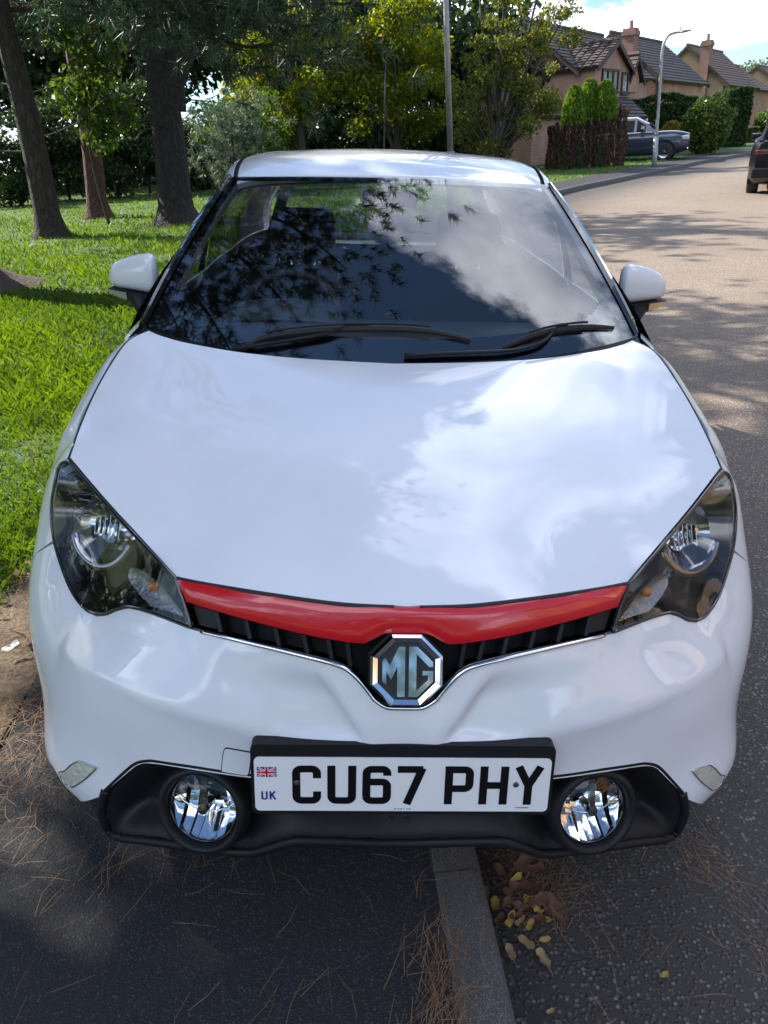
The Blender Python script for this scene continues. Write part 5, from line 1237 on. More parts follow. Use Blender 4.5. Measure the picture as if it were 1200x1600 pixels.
# right-hand garden
cy_ = 29.5
def col_at(px, y=cy_): p = wat(px, 258, y); return np.array([p[0], y, gz(y)+.12])
CG = 'brown-trunked garden conifers'
dsc = ['brown dead conifer at the left end of the hedge, without green top', 'brown conifer with bright green top, leftmost of the three green tops', 'brown conifer with bright green top, middle of the three green tops', 'brown conifer with bright green top, rightmost of the three green tops', 'bare brown dead conifer column nearest the dark blue parked car']
for i, (px, hb, hg) in enumerate(((868, 1.5, 0), (893, 1.75, 2.75), (915, 1.9, 2.95), (939, 1.9, 2.85), (962, 1.95, 0))):
    b = col_at(px, cy_-.25*(i % 2)); root = empty('garden_conifer', tuple(b)); tag(root, dsc[i], 'conifer', CG); bm = bmesh.new(); limb(bm, [np.array((0, 0, -.1)), np.array((0, 0, hb)), np.array((0, 0, max(hg, hb)))], .12, .03); bmobj('trunk', bm, bark_grey, root, True)
    n_ = 2600; a = rng.uniform(0, 2*math.pi, n_); z = rng.random(n_)*hb; r_ = (.36+.05*np.sin(z*5+i))*(.75+.25*rng.random(n_))*(1-.15*(z/hb)**4); C = np.stack([r_*np.cos(a), r_*np.sin(a), z], 1)
    q = leaves('dead_foliage', C, .13, dead_m, root, .25, droop=3.0)
    if hg:
        n_ = 3600; z = rng.random(n_)**.8; a = rng.uniform(0, 2*math.pi, n_); r_ = .46*np.sqrt(np.maximum(0, 1-z**2.2))*(.55+.45*rng.random(n_)**.5); C = np.stack([r_*np.cos(a), r_*np.sin(a), hb*.85+z*(hg-hb*.85)], 1); leaves('green_crown', C, .12, thuja_m, root, .35, droop=-2.0)
for i, px in enumerate((880, 905, 935)):
    b = col_at(px, cy_-.7); root = empty('seedling_conifer', tuple(b)); tag(root, ('small green conifer seedling at the foot of the brown hedge, left one', 'small green conifer seedling at the foot of the brown hedge, middle one', 'small green conifer seedling at the foot of the brown hedge, right one')[i], 'conifer', 'conifer seedlings'); bm = bmesh.new(); limb(bm, [np.array((0, 0, -.05)), np.array((0, 0, .4)), np.array((0, 0, .8))], .02, .008); bmobj('trunk', bm, bark_thin, root)
    z = rng.random(900); a = rng.uniform(0, 6.28, 900); r_ = .2*(1-z)*(.5+.5*rng.random(900)); leaves('crown', np.stack([r_*np.cos(a), r_*np.sin(a), z*.95], 1), .07, hedge_m, root, .4, droop=-1.5)
def hedge(name, px0, px1, py_top, y, depth, mt, label, n, size, cat='hedge'):
    a = wat(px0, 250, y); b = wat(px1, 250, y); t = wat((px0+px1)/2, py_top, y)[2]; z0 = gz(y)+.1; w = b[0]-a[0]; h = t-z0
    root = empty(name, ((a[0]+b[0])/2, y+depth/2, z0)); tag(root, label, cat); P = rng.random((n, 3)); f = rng.integers(0, 5, n); e = rng.random(n)**2*.22
    P[:, 0] = np.where(f == 0, e, np.where(f == 1, 1-e, P[:, 0])); P[:, 1] = np.where((f == 2) | (f == 4), e*.5, P[:, 1]); P[:, 2] = np.where(f == 3, 1-e*.4, P[:, 2])
    C = np.stack([(P[:, 0]-.5)*w, (P[:, 1]-.5)*depth, P[:, 2]*h], 1); C += .12*np.sin(C[:, [1, 2, 0]]*2.1+1); bm = bmesh.new()
    for i in range(max(2, int(w/1.2))): x = -w/2+w*(i+.5)/max(2, int(w/1.2)); limb(bm, [np.array((x, 0, -.1)), np.array((x+.1, 0, h*.4)), np.array((x, 0, h*.8))], .05, .02)
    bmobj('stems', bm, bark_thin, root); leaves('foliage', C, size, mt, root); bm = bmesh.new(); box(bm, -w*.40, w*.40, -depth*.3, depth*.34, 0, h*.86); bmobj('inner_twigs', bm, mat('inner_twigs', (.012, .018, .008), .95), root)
    return root
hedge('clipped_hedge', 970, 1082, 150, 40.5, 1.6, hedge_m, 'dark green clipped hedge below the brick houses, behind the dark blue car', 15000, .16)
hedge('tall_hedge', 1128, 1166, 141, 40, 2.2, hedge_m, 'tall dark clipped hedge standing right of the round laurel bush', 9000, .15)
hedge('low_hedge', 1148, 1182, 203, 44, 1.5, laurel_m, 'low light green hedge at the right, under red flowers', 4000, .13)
def bush(name, px, py0, py1, y, w, mt, label, n, size, cat='bush'):
    p = wat(px, 250, y); z0 = gz(y)+.08; zt = wat(px, py0, y)[2]; h = zt-z0; root = empty(name, (p[0], y, z0)); tag(root, label, cat); bm = bmesh.new()
    for i in range(4): a = i*1.6; limb(bm, [np.array((0, 0, -.1)), np.array((.2*math.cos(a), .2*math.sin(a), h*.35)), np.array((.45*w*math.cos(a)*.6, .4*w*math.sin(a)*.6, h*.7))], .04, .015)
    bmobj('stems', bm, bark_thin, root); bl = rb((0, 0, h*.52), (w/2, w/2*.8, h*.5), 34, .30*w*.6); C = np.concatenate([lumps(n//2, bl, .5), shell(n//2, (0, 0, h*.5), (w/2, w/2*.85, h*.5), .18)]); C = C[C[:, 2] > 0]; leaves('foliage', C, size, mt, root); return root
bush('laurel_bush', 1098, 150, 245, 35.2, 2.15, laurel_m, 'big rounded glossy laurel bush beside the pavement', 9000, .15)
bush('golden_bush', 1046, 188, 225, 37.5, 1.3, gold_m, 'small golden-orange bush left of the laurel bush', 3000, .12)
bush('flower_bed', 1163, 197, 212, 44.6, 1.4, flower_m, 'clump of red flowers above the low hedge', 700, .10, 'flowers')
bush('green_bush', 1190, 172, 235, 50, 1.6, mid_m, 'green bush at the right edge beyond the black car', 3000, .14)
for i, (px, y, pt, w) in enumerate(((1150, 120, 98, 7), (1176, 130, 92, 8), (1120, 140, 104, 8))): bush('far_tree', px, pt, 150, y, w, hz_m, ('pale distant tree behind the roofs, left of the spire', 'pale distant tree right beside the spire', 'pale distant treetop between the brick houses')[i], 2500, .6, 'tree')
# ------------------------------------------------------------------ houses
def brick_mat(name, c1, c2, mortar):
    M = mat(name, c1, .9); t = M.node_tree; b = t.nodes['Principled BSDF']; L = t.links.new
    uv = N(t, 'ShaderNodeUVMap'); br = N(t, 'ShaderNodeTexBrick'); L(uv.outputs[0], br.inputs['Vector']); br.inputs['Color1'].default_value = (*c1, 1); br.inputs['Color2'].default_value = (*c2, 1); br.inputs['Mortar'].default_value = (*mortar, 1)
    br.inputs['Scale'].default_value = 1; br.inputs['Brick Width'].default_value = .225; br.inputs['Row Height'].default_value = .075; br.inputs['Mortar Size'].default_value = .008
    tc = N(t, 'ShaderNodeTexCoord'); n = N(t, 'ShaderNodeTexNoise'); L(tc.outputs['Object'], n.inputs['Vector']); n.inputs['Scale'].default_value = 1.3; n.inputs['Detail'].default_value = 7
    mr = N(t, 'ShaderNodeMapRange'); L(n.outputs[0], mr.inputs[0]); mr.inputs[1].default_value = .3; mr.inputs[2].default_value = .7; mr.inputs[3].default_value = .75; mr.inputs[4].default_value = 1.15
    mx = N(t, 'ShaderNodeMix', data_type='RGBA', blend_type='MULTIPLY'); mx.inputs['Factor'].default_value = 1; L(br.outputs['Color'], mx.inputs['A']); L(mr.outputs[0], mx.inputs['B']); L(mx.outputs['Result'], b.inputs['Base Color'])
    return M
brickA = brick_mat('pink_brick', (.44, .22, .135), (.36, .175, .11), (.42, .34, .28)); brickB = brick_mat('orange_brick', (.46, .22, .12), (.38, .17, .095), (.42, .33, .25))
brickC = brick_mat('buff_brick', (.44, .28, .155), (.36, .22, .13), (.42, .35, .27)); brickD = brick_mat('chimney_brick', (.25, .12, .085), (.19, .09, .07), (.28, .22, .19))
tile_m = mat('roof_tiles', (.085, .060, .052), .75, var=(9, (.045, .036, .036), .2)); tile_l = mat('roof_tiles_light', (.17, .105, .075), .8, var=(9, (.11, .075, .06), .2))
wood_m = mat('brown_timber', (.045, .026, .020), .6); curtain = mat('net_curtain', (.62, .60, .55), .9, var=(30, (.45, .44, .41), .2)); pane_m = thin_glass('window_pane', (.75, .8, .8), .09); whitep = mat('white_pvc', (.75, .75, .73), .4)
dF = np.array([.62, .785, 0.]); dB = np.array([-.785, .62, 0.]); UPZ = np.array([0, 0, 1.])
def uvmesh(name, v, f, uvs, mt, parent):
    o = mesh(name, v, f, mt, parent); u = o.data.uv_layers.new(name='UVMap')
    for p in o.data.polygons:
        for li, vi in zip(p.loop_indices, p.vertices): u.data[li].uv = uvs[p.index][list(p.vertices).index(vi)]
    return o
def wallpoly(name, P, mt, parent):
    """planar polygon with brick coordinates in metres"""
    P = [np.asarray(p, float) for p in P]; e = P[1]-P[0]; e = e/np.linalg.norm(e); return uvmesh(name, P, [tuple(range(len(P)))], [[(float((p-P[0]) @ e), float(p[2])) for p in P]], mt, parent)
def slab(name, a, b, c, d, th, mt, parent):
    """roof board a-b (eave) c-d (ridge) with thickness"""
    a, b, c, d = [np.asarray(p, float) for p in (a, b, c, d)]; n = np.cross(b-a, d-a); n /= np.linalg.norm(n); n = n if n[2] > 0 else -n
    v = [a, b, c, d]+[p-n*th for p in (a, b, c, d)]; return mesh(name, v, [(0, 1, 2, 3), (7, 6, 5, 4), (0, 4, 5, 1), (1, 5, 6, 2), (2, 6, 7, 3), (3, 7, 4, 0)], mt, parent)
def tiled(name, a, b, c, d, mt, parent, rows=14, cols=0):
    """roof slope of overlapping tile courses; a-b eave, d-c ridge"""
    a, b, c, d = [np.asarray(p, float) for p in (a, b, c, d)]; n = np.cross(b-a, d-a); n /= np.linalg.norm(n); n = n if n[2] > 0 else -n
    v = []; f = []
    for i in range(rows):
        t0, t1 = i/rows, (i+1)/rows+.01; l0, r0 = a+(d-a)*t0, b+(c-b)*t0; l1, r1 = a+(d-a)*t1, b+(c-b)*t1
        k = max(1, cols)
        for j in range(k):
            u0, u1 = j/k, (j+1)/k-(.02 if cols else 0); e = rng.uniform(.0, .012) if cols else 0; q = len(v)
            p0, p1, p2, p3 = l0+(r0-l0)*u0+n*(.05+e), l0+(r0-l0)*u1+n*(.05+e), l1+(r1-l1)*u1+n*.01, l1+(r1-l1)*u0+n*.01
            v += [p0, p1, p2, p3, p0-n*.04, p1-n*.04]; f += [(q, q+1, q+2, q+3), (q+4, q+5, q+1, q)]
            if cols: v += [(p0+p1)/2+n*.03, (p2+p3)/2+n*.03]; f[-2:] = [(q, q+6, q+7, q+3), (q+6, q+1, q+2, q+7), (q+4, q+5, q+1, q+6, q)]
    o = mesh(name, v, f, mt, parent); o['kind'] = 'stuff'; return o
def gable(parent, O, ex, ey, Lx, Ly, z0, ze, zr, ridge, brick, tiles, over=.25, rows=14, cols=0):
    """block from corner O along ex, ey; ridge 'x' or 'y'"""
    O = np.asarray(O, float).copy(); O[2] = 0; ex = np.asarray(ex); ey = np.asarray(ey)
    if ridge == 'y': ex, ey, Lx, Ly = ey, ex, Ly, Lx
    c = lambda u, v, z: O+ex*u+ey*v+UPZ*z
    for v_ in (0, Ly): wallpoly('wall', [c(0, v_, z0), c(Lx, v_, z0), c(Lx, v_, ze), c(0, v_, ze)], brick, parent)
    for u_ in (0, Lx): wallpoly('gable_wall', [c(u_, 0, z0), c(u_, Ly, z0), c(u_, Ly, ze), c(u_, Ly/2, zr), c(u_, 0, ze)], brick, parent)
    k = (zr-ze)/(Ly/2); o = over; ro = None
    for s_ in (0, 1):
        A_ = c(-o, -o if s_ == 0 else Ly+o, ze-k*o+.06); B_ = c(Lx+o, -o if s_ == 0 else Ly+o, ze-k*o+.06); C_ = c(Lx+o, Ly/2, zr+.06); D_ = c(-o, Ly/2, zr+.06)
        r_ = slab('roof', A_, B_, C_, D_, .10, wood_m, parent); tiled('roof_tiles', A_, B_, C_, D_, tiles, r_, rows, cols)
        for u_ in (-o-.03, Lx+o-.03):   # barge boards
            n_ = np.array([0, 0, -.14]); a, b = c(u_, -o if s_ == 0 else Ly+o, ze-k*o+.08), c(u_, Ly/2, zr+.08); e = ex*.06
            mesh('barge_board', [a, b, b+n_*1.5, a+n_*1.5, a+e, b+e, b+e+n_*1.5, a+e+n_*1.5], [(0, 1, 2, 3), (7, 6, 5, 4), (0, 4, 5, 1), (3, 2, 6, 7), (0, 3, 7, 4), (1, 5, 6, 2)], wood_m, r_)
    a, b = c(-o, Ly/2, zr+.10), c(Lx+o, Ly/2, zr+.10); bm = bmesh.new(); tube(bm, [tuple(a), tuple(b)], .11, 8); bmobj('ridge_tiles', bm, tiles, parent)
def chimney(parent, O, ex, ey, w, d, z0, z1, pot=True):
    bm = bmesh.new(); M_ = Matrix(((ex[0], ey[0], 0, O[0]), (ex[1], ey[1], 0, O[1]), (0, 0, 1, 0), (0, 0, 0, 1)))
    box(bm, 0, w, 0, d, z0, z1, M_); o = bmobj('chimney', bm, brickD, parent); u = o.data.uv_layers.new(name='UVMap')
    for p in o.data.polygons:
        for li, vi in zip(p.loop_indices, p.vertices): q = o.data.vertices[vi].co; u.data[li].uv = (float(q.x*ex[0]+q.y*ex[1]+q.x*ey[0]+q.y*ey[1]), q.z)
    bm = bmesh.new(); box(bm, -.06, w+.06, -.06, d+.06, z1-.35, z1-.12, M_); c_ = bmobj('chimney_crown', bm, brickD, o); c_.data.uv_layers.new(name='UVMap')
    if pot: bm = bmesh.new(); lathe(bm, [(.0, z1), (.13, z1), (.11, z1+.35), (.14, z1+.38), (.0, z1+.40)], 12, M_ @ Matrix.Translation((w/2, d/2, 0)), 'Z'); bmobj('chimney_pot', bm, brickD, o)
def window(parent, O, e, nrm_, u0, u1, z0, z1, mull=2, cur=curtain):
    """window in the wall plane through O along e, standing a little proud of it"""
    O = np.asarray(O, float).copy(); O[2] = 0; e = np.asarray(e); n_ = np.asarray(nrm_); P = lambda u, z, k: O+e*u+UPZ*z+n_*k
    def bar(name, ua, ub, za, zb, k0, k1, mt, par):
        v = [P(ua, za, k1), P(ub, za, k1), P(ub, zb, k1), P(ua, zb, k1), P(ua, za, k0), P(ub, za, k0), P(ub, zb, k0), P(ua, zb, k0)]
        return mesh(name, v, [(0, 1, 2, 3), (0, 4, 5, 1), (1, 5, 6, 2), (2, 6, 7, 3), (3, 7, 4, 0)], mt, par)
    fr = bar('window', u0, u1, z0, z0+.09, .0, .07, wood_m, parent); bar('frame', u0, u1, z1-.09, z1, .0, .07, wood_m, fr)
    k_ = mull+1; w = (u1-u0)/k_
    for i in range(k_+1): uu = u0+w*i; bar('frame', uu-.05, uu+.05, z0+.002, z1-.002, .0, .072, wood_m, fr)
    bar('sill', u0-.08, u1+.08, z0-.09, z0, .0, .14, wood_m, fr)
    for i in range(k_):
        bar('curtain', u0+w*i+.05, u0+w*(i+1)-.05, z0+.09, z1-.09, .0, .008, cur, fr); bar('pane', u0+w*i+.05, u0+w*(i+1)-.05, z0+.09, z1-.09, .03, .035, pane_m, fr)
nF = np.array([.785, -.62, 0.]); nE = -dF
# first house
YA = 36.
C0 = wat(926, 180, YA); zg = gz(YA)+.1; zrow = lambda py, px=926, y=YA: wat(px, py, y)[2]
HA = empty('brick_house', (C0[0], C0[1], zg)); tag(HA, 'pinkish brick house with steep front gable, dark tiled roof and brown windows', 'house')
off_ = Matrix.Translation((-C0[0], -C0[1], -zg))
houses = [HA]
zeA, zrA = zrow(103), zrow(60, 948)
gable(HA, C0, dF, dB, 3.9, 4.5, zg-.5, zeA, zrA, 'y', brickA, tile_m, .22, 9, 12)
M0 = C0+dB*.9-dF*.0
gable(HA, M0+dF*.05, dF, dB, 9.0, 5.6, zg-.5, zeA-.02, zrow(38, 900, 40), 'x', brickA, tile_m, .3, 14)
gable(HA, C0-dF*4.6+dB*.6, dF, dB, 4.6, 4.4, zg-.5, zrow(178, 880, 33.5), zrow(140, 850, 35), 'x', brickA, tile_m, .25, 10)
chimney(HA, C0+dB*3.3+dF*1.6, dF, dB, .8, .7, zeA, zrow(30, 930, 40))
window(HA, C0, dF, nF, .75, 2.55, zrow(140, 945), zrow(104, 945), 2); window(HA, C0, dF, nF, 3.05, 3.75, zrow(142, 945), zrow(107, 945), 0)
# porch over the door
zp = zrow(170, 960); a = C0+nF*1.0+dF*.2; b = a+dF*3.9; a2 = C0+dF*.2; b2 = a2+dF*3.9
a, b, a2, b2 = [np.array([p[0], p[1], z]) for p, z in ((a, zp-.35), (b, zp-.35), (a2, zp+.55), (b2, zp+.55))]
pr_ = slab('porch_roof', a, b, b2, a2, .12, wood_m, HA); tiled('porch_tiles', a, b, b2, a2, tile_m, pr_, 6)
bm = bmesh.new(); tube(bm, [(a[0]+.1, a[1]+.1, zg-.3), (a[0]+.1, a[1]+.1, zp-.4)], .07, 8); bmobj('porch_post', bm, wood_m, HA); bm = bmesh.new(); q = b-dF*.1; tube(bm, [(q[0], q[1], zg-.3), (q[0], q[1], zp-.4)], .07, 8); bmobj('porch_post', bm, whitep, HA)
window(HA, C0, dF, nF, .8, 2.4, zg+.9, zg+2.1, 2); bm = bmesh.new()
q = C0+dF*3.0+nF*.03; Mh = Matrix(((dF[0], nF[0], 0, q[0]), (dF[1], nF[1], 0, q[1]), (0, 0, 1, zg), (0, 0, 0, 1))); box(bm, 0, .95, 0, .06, 0, 2.05, Mh); dr = bmobj('door', bm, whitep, HA)
bm = bmesh.new(); box(bm, .3, .65, .06, .075, 1.2, 1.75, Mh); bmobj('door_light', bm, blackgloss, dr)
# little dormer gable beside the bay
dm = C0+dF*4.1-nF*.1; gable(HA, dm, dF, dB, 1.5, 2.4, zeA-.9, zeA-.25, zrow(84, 962, 38), 'y', brickA, tile_m, .2, 5)
# further houses: their gable ends face the camera
def end_house(name, px_pk, py_pk, px_ev, py_ev, y, brick, tiles, label, L_=9., ch=None, win=None, extra=None):
    pk = wat(px_pk, py_pk, y); ev = wat(px_ev, py_ev, y-.8); hw = max(2.2, abs(np.dot(ev-pk, dB))); zg_ = gz(y); O = np.array([pk[0], pk[1], 0])-dB*hw
    H = empty(name, (O[0], O[1], zg_)); tag(H, label, 'house', 'brick houses along the road'); gable(H, O, dF, dB, L_, 2*hw, zg_-.5, ev[2], pk[2], 'x', brick, tiles, .3, 14)
    if ch:
        x0, x1, pt = ch; u0 = np.dot(wat(x1, 150, y)-O, dB); u1 = np.dot(wat(x0, 150, y)-O, dB); chimney(H, O+dB*u0-dF*.42, dF, dB, .7, abs(u1-u0), zg_-.4, wat(x0, pt, y)[2])
    if win:
        x0, x1, p0, p1 = win; u0 = np.dot(wat(x1, 150, y)-O, dB); u1 = np.dot(wat(x0, 150, y)-O, dB); window(H, O, dB, nE, u0, u1, wat(x0, p1, y)[2], wat(x0, p0, y)[2], 1)
    # downpipe at the front corner
    bm = bmesh.new(); q = O-dF*.06+dB*.12; tube(bm, [(q[0], q[1], zg_), (q[0], q[1], ev[2]-.2)], .05, 6); bmobj('downpipe', bm, wood_m, H)
    return H
end_house('brick_house', 957, 54, 1044, 122, 48, brickB, tile_m, 'orange brick gable house with a tall chimney stack, just right of the pinkish house', 8, (976, 999, 48))
end_house('brick_house', 1076, 73, 1143, 130, 60, brickC, tile_l, 'buff brick gable house with a chimney and small brown window above the clipped hedge', 8, (1095, 1112, 66), (1053, 1074, 135, 152))
end_house('brick_house', 1112, 98, 1174, 137, 70, brickB, tile_l, 'brick gable house half hidden behind the buff house, its verge sloping to the right', 8)
end_house('brick_house', 1184, 104, 1240, 142, 80, brickC, tile_l, 'buff brick gable house farthest away at the right edge, without chimney in view', 9)
# the side of the road behind the camera, seen only as reflections
for k_, (ox, oy, L2, D2, br_) in enumerate(((11.5, -13, 9.5, 8, brickB), (13.5, -1.5, 8.5, 8, brickC))):
    O_ = np.array([ox, oy, 0.]); H = empty('brick_house', (ox, oy, 0)); tag(H, ('orange brick house across the road behind the camera, mirrored in the headlamp', 'buff brick house across the road, right of the picture')[k_], 'house', 'brick houses along the road')
    gable(H, O_, np.array([0, 1., 0]), np.array([1., 0, 0]), L2, D2, -.3, 4.9, 7.6, 'x', br_, tile_m, .3, 14)
    for u_ in (1.2, 5.6): window(H, O_, np.array([0, 1., 0]), np.array([-1., 0, 0]), u_, u_+1.9, 3.1, 4.3, 2); window(H, O_, np.array([0, 1., 0]), np.array([-1., 0, 0]), u_, u_+2.1, .9, 2.2, 2)
P = []
for i in range(90):
    x = rng.uniform(-26, 9); y = rng.uniform(-26, -17); P.append(((x, y, rng.uniform(.8, 5.0)), (2.0, 1.8, 1.5)))
wd_ = leaves('woodland', lumps(26000, P, .6), .40, dark_m); tag(wd_, 'dark belt of trees behind the camera', 'woodland', kind='stuff')
# spire
sp0 = wat(1196, 150, 260); root = empty('church_spire', (sp0[0], 260, 0)); tag(root, 'slim blue-grey church spire far away at the right edge', 'spire'); slate = mat('slate', (.16, .19, .22), .7)
zt = wat(1196, 75, 260)[2]; zb = wat(1196, 118, 260)[2]; bm = bmesh.new(); lathe(bm, [(2.6, zb), (.08, zt)], 8, None, 'Z'); bmobj('spire', bm, slate, root); bm = bmesh.new(); box(bm, -2.6, 2.6, -2.6, 2.6, 0, zb); bmobj('tower', bm, mat('tower_stone', (.25, .25, .25), .9), root)

for H_ in [o for o in bpy.data.objects if o.parent is None and o.get('category') == 'house']:
    for ch_ in [o for o in bpy.data.objects if o.parent == H_]: ch_.location = -H_.location
# ------------------------------------------------------------------ lamp columns
steel = mat('galvanised_steel', (.36, .37, .37), .5, metal=.6, var=(8, (.26, .27, .27), .2))
p1 = np.array([wat(704, 262, 13.2)[0], 13.2, gz(13.2)+.15]); root = empty('lamp_column', tuple(p1)); tag(root, 'straight grey lamp pole rising behind the car roof', 'lamp post', 'street lamps')
bm = bmesh.new(); tube(bm, [(0, 0, -.3), (0, 0, 1.2)], .075, 14); bmobj('base', bm, steel, root, True); bm = bmesh.new(); tube(bm, [(0, 0, 1.2), (-.03, 0, 3), (-.05, 0, 5.2)], [.052, .045, .040], 12); bmobj('pole', bm, steel, root, True)
bm = bmesh.new(); tube(bm, [(-.05, 0, 5.2), (.0, -.1, 5.45), (.35, -.35, 5.5)], .03, 8); bmobj('arm', bm, steel, root, True); bm = bmesh.new(); box(bm, .3, .75, -.5, -.3, 5.46, 5.55, None, .02); bmobj('lantern', bm, steel, root)
p2 = ground(1022, 262, .12); root = empty('lamp_column', tuple(p2)); tag(root, 'leaning street lamp with a curved arm on the far pavement', 'lamp post', 'street lamps')
tq = wat(1035, 80, p2[1])-p2; ta = wat(1052, 52, p2[1])-p2; tb = wat(1080, 47, p2[1])-p2
bm = bmesh.new(); tube(bm, [(0, 0, -.3), tuple(tq*.28)], .085, 12); bmobj('base', bm, steel, root, True)
bm = bmesh.new(); P = spline([tq*.28, tq*.65, tq, tq+(ta-tq)*np.array([.35, 1, .78]), ta, ta*.65+tb*.35], 8); tube(bm, [tuple(q) for q in P], list(np.linspace(.06, .035, len(P))), 10); bmobj('pole', bm, steel, root, True)
bm = bmesh.new(); q0, q1 = ta*.65+tb*.35, tb; tube(bm, [tuple(q0), tuple((q0*.7+q1*.3)), tuple(q1)], [.05, .10, .06], 8, True, .45); bmobj('lantern', bm, steel, root, True)
bm = bmesh.new(); tube(bm, [tuple(ta*.6+tb*.4), tuple(ta*.6+tb*.4+np.array([0, 0, .16]))], .03, 6); bmobj('light_sensor', bm, steel, root)

# ------------------------------------------------------------------ parked cars
def parked(name, loc, heading, paint, label, L_, Wd, H, body, cabin, glass_=None):
    """body: stations (x, zlow, ztop, halfwidth) rear to front; cabin: stations (x, zbelt, zroof, half belt, half roof)"""
    root = empty(name, loc, heading); tag(root, label, 'car', 'cars parked along the road')
    def sect(x, zl, zt, w): return [(x, s_*w*k, zl+(zt-zl)*t) for s_, seq in ((1, ((.86, 0), (.98, .12), (1.0, .42), (.985, .72), (.93, .93), (.80, 1.0))), (-1, ((.80, 1.0), (.93, .93), (.985, .72), (1.0, .42), (.98, .12), (.86, 0)))) for k, t in seq]
    bm = bmesh.new(); xs = np.array([b[0] for b in body]); fs = [cub(list(xs), [b[i] for b in body]) for i in (1, 2, 3)]; rg = []
    for x in np.linspace(xs[0], xs[-1], 40): rg.append([bm.verts.new(p) for p in sect(x, *[f(x) for f in fs])])
    for a, b in zip(rg, rg[1:]):
        for k in range(12): bm.faces.new((a[k], b[k], b[(k+1) % 12], a[(k+1) % 12]))
    bm.faces.new(rg[0]); bm.faces.new(rg[-1][::-1]); bmesh.ops.recalc_face_normals(bm, faces=bm.faces); bmobj('body', bm, paint, root, True, .9)
    bm = bmesh.new(); rg = []
    for x, zb, zr, wb, wr in cabin: rg.append([bm.verts.new(p) for p in ((x, wb, zb), (x, wr+.02, zr-.05), (x, wr*.8, zr), (x, -wr*.8, zr), (x, -wr-.02, zr-.05), (x, -wb, zb))])
    for a, b in zip(rg, rg[1:]):
        for k in range(5): bm.faces.new((a[k], b[k], b[k+1], a[k+1]))
    bm.faces.new(rg[0]); bm.faces.new(rg[-1][::-1]); bmesh.ops.recalc_face_normals(bm, faces=bm.faces); bmobj('roof', bm, paint, root, True, .5)
    tg = mat(name+'_glass', (.005, .006, .008), .12, spec=.1)
    def lerp(a, b, t): return tuple(np.array(a)*(1-t)+np.array(b)*t)
    for s_ in (1, -1):
        for i in range(1, len(cabin)-2):
            (x0, b0, r0, w0, q0), (x1, b1, r1, w1, q1) = cabin[i], cabin[i+1]; v = []
            for x, zb, zr, wb, wr, t in ((x0+.05, b0, r0, w0, q0, .1), (x1-.05, b1, r1, w1, q1, .1), (x1-.05, b1, r1, w1, q1, .86), (x0+.05, b0, r0, w0, q0, .86)):
                v.append((x, s_*(wb+(wr+.02-wb)*t+.008), zb+(zr-.05-zb)*t))
            mesh('side_window', v, [(0, 1, 2, 3)], tg, root)
    for (a, b, nm) in ((cabin[0], cabin[1], 'rear_window'), (cabin[-1], cabin[-2], 'windscreen')):
        sg = -1 if nm == 'rear_window' else 1; v = [(a[0]+sg*.012, -a[3]*.9, a[1]+.04), (a[0]+sg*.012, a[3]*.9, a[1]+.04), (b[0]+sg*.012, b[4]*.84, b[2]+.012), (b[0]+sg*.012, -b[4]*.84, b[2]+.012)]
        v = [np.array(p)+np.array([0, 0, .008]) for p in v]; v[2] = lerp(v[1], v[2], .92); v[3] = lerp(v[0], v[3], .92); mesh(nm, v, [(0, 1, 2, 3)], tg, root)
    xr, xf = xs[0], xs[-1]
    for wx in (xr+.85, xf-.88):
        for s_ in (1, -1):
            M_ = Matrix.Translation((wx, s_*(Wd/2-.10), .34)); M_ = M_ @ Matrix.Rotation(math.pi/2*s_, 4, 'Z')
            bm = bmesh.new(); lathe(bm, [(.22, -.11), (.31, -.11), (.34, -.06), (.34, .08), (.31, .115), (.22, .115)], 28, M_ @ Matrix.Rotation(0, 4, 'X'), 'X'); w_ = bmobj('wheel', bm, tyre_m, root, True)
            bm = bmesh.new(); lathe(bm, [(.0, .09), (.05, .095), (.06, .07), (.20, .085), (.225, .10)], 20, M_, 'X'); bmobj('rim', bm, alloy, w_, True)
            bm = bmesh.new(); rg = [[bm.verts.new((wx+r_*math.cos(a), s_*(Wd/2*k_), .34+r_*math.sin(a))) for a in np.linspace(-.25, math.pi+.25, 17)] for r_, k_ in ((.375, 1.0), (.43, 1.012), (.44, .99))]
            for a, b in zip(rg, rg[1:]):
                for k in range(16): bm.faces.new((a[k], b[k], b[k+1], a[k+1]))
            bmobj('arch_trim', bm, plastic, root); bm = bmesh.new(); vs_ = [bm.verts.new((wx+.375*math.cos(a), s_*(Wd/2*.994), .34+.375*math.sin(a))) for a in np.linspace(-.3, math.pi+.3, 20)]; bm.faces.new(vs_); bmobj('arch_opening', bm, rubber, root)
    for s_ in (1, -1):
        b = body[-1]; bm = bmesh.new(); box(bm, xf-.32, xf+.005, -.28, .28, b[2]-.22, b[2]-.07, Matrix.Translation((0, s_*(b[3]-.22), 0)), .03); bmobj('headlamp', bm, mat('far_headlamp', (.6, .62, .65), .1, coat=1), root, True, .6)
        b = body[0]; bm = bmesh.new(); box(bm, xr-.012, xr+.2, -.17, .17, b[2]-.24, b[2]-.15, Matrix.Translation((0, s_*(b[3]-.14), 0)), .02); bmobj('tail_lamp', bm, tl, root, True, .6)
        c_ = cabin[-2]; bm = bmesh.new(); box(bm, -.10, .10, -.11, .11, 0, .16, Matrix.Translation((cabin[-1][0]-.55, s_*(Wd/2+.07), cabin[-1][1]+.03)), .04); bmobj('door_mirror', bm, paint, root, True, .6)
        for hx in (-.1, -1.05): bm = bmesh.new(); box(bm, hx-.1, hx+.1, -.012, .012, -.015, .015, Matrix.Translation((0, s_*(Wd/2-.008), body[3][2]-.16)), .008); bmobj('door_handle', bm, chrome, root)
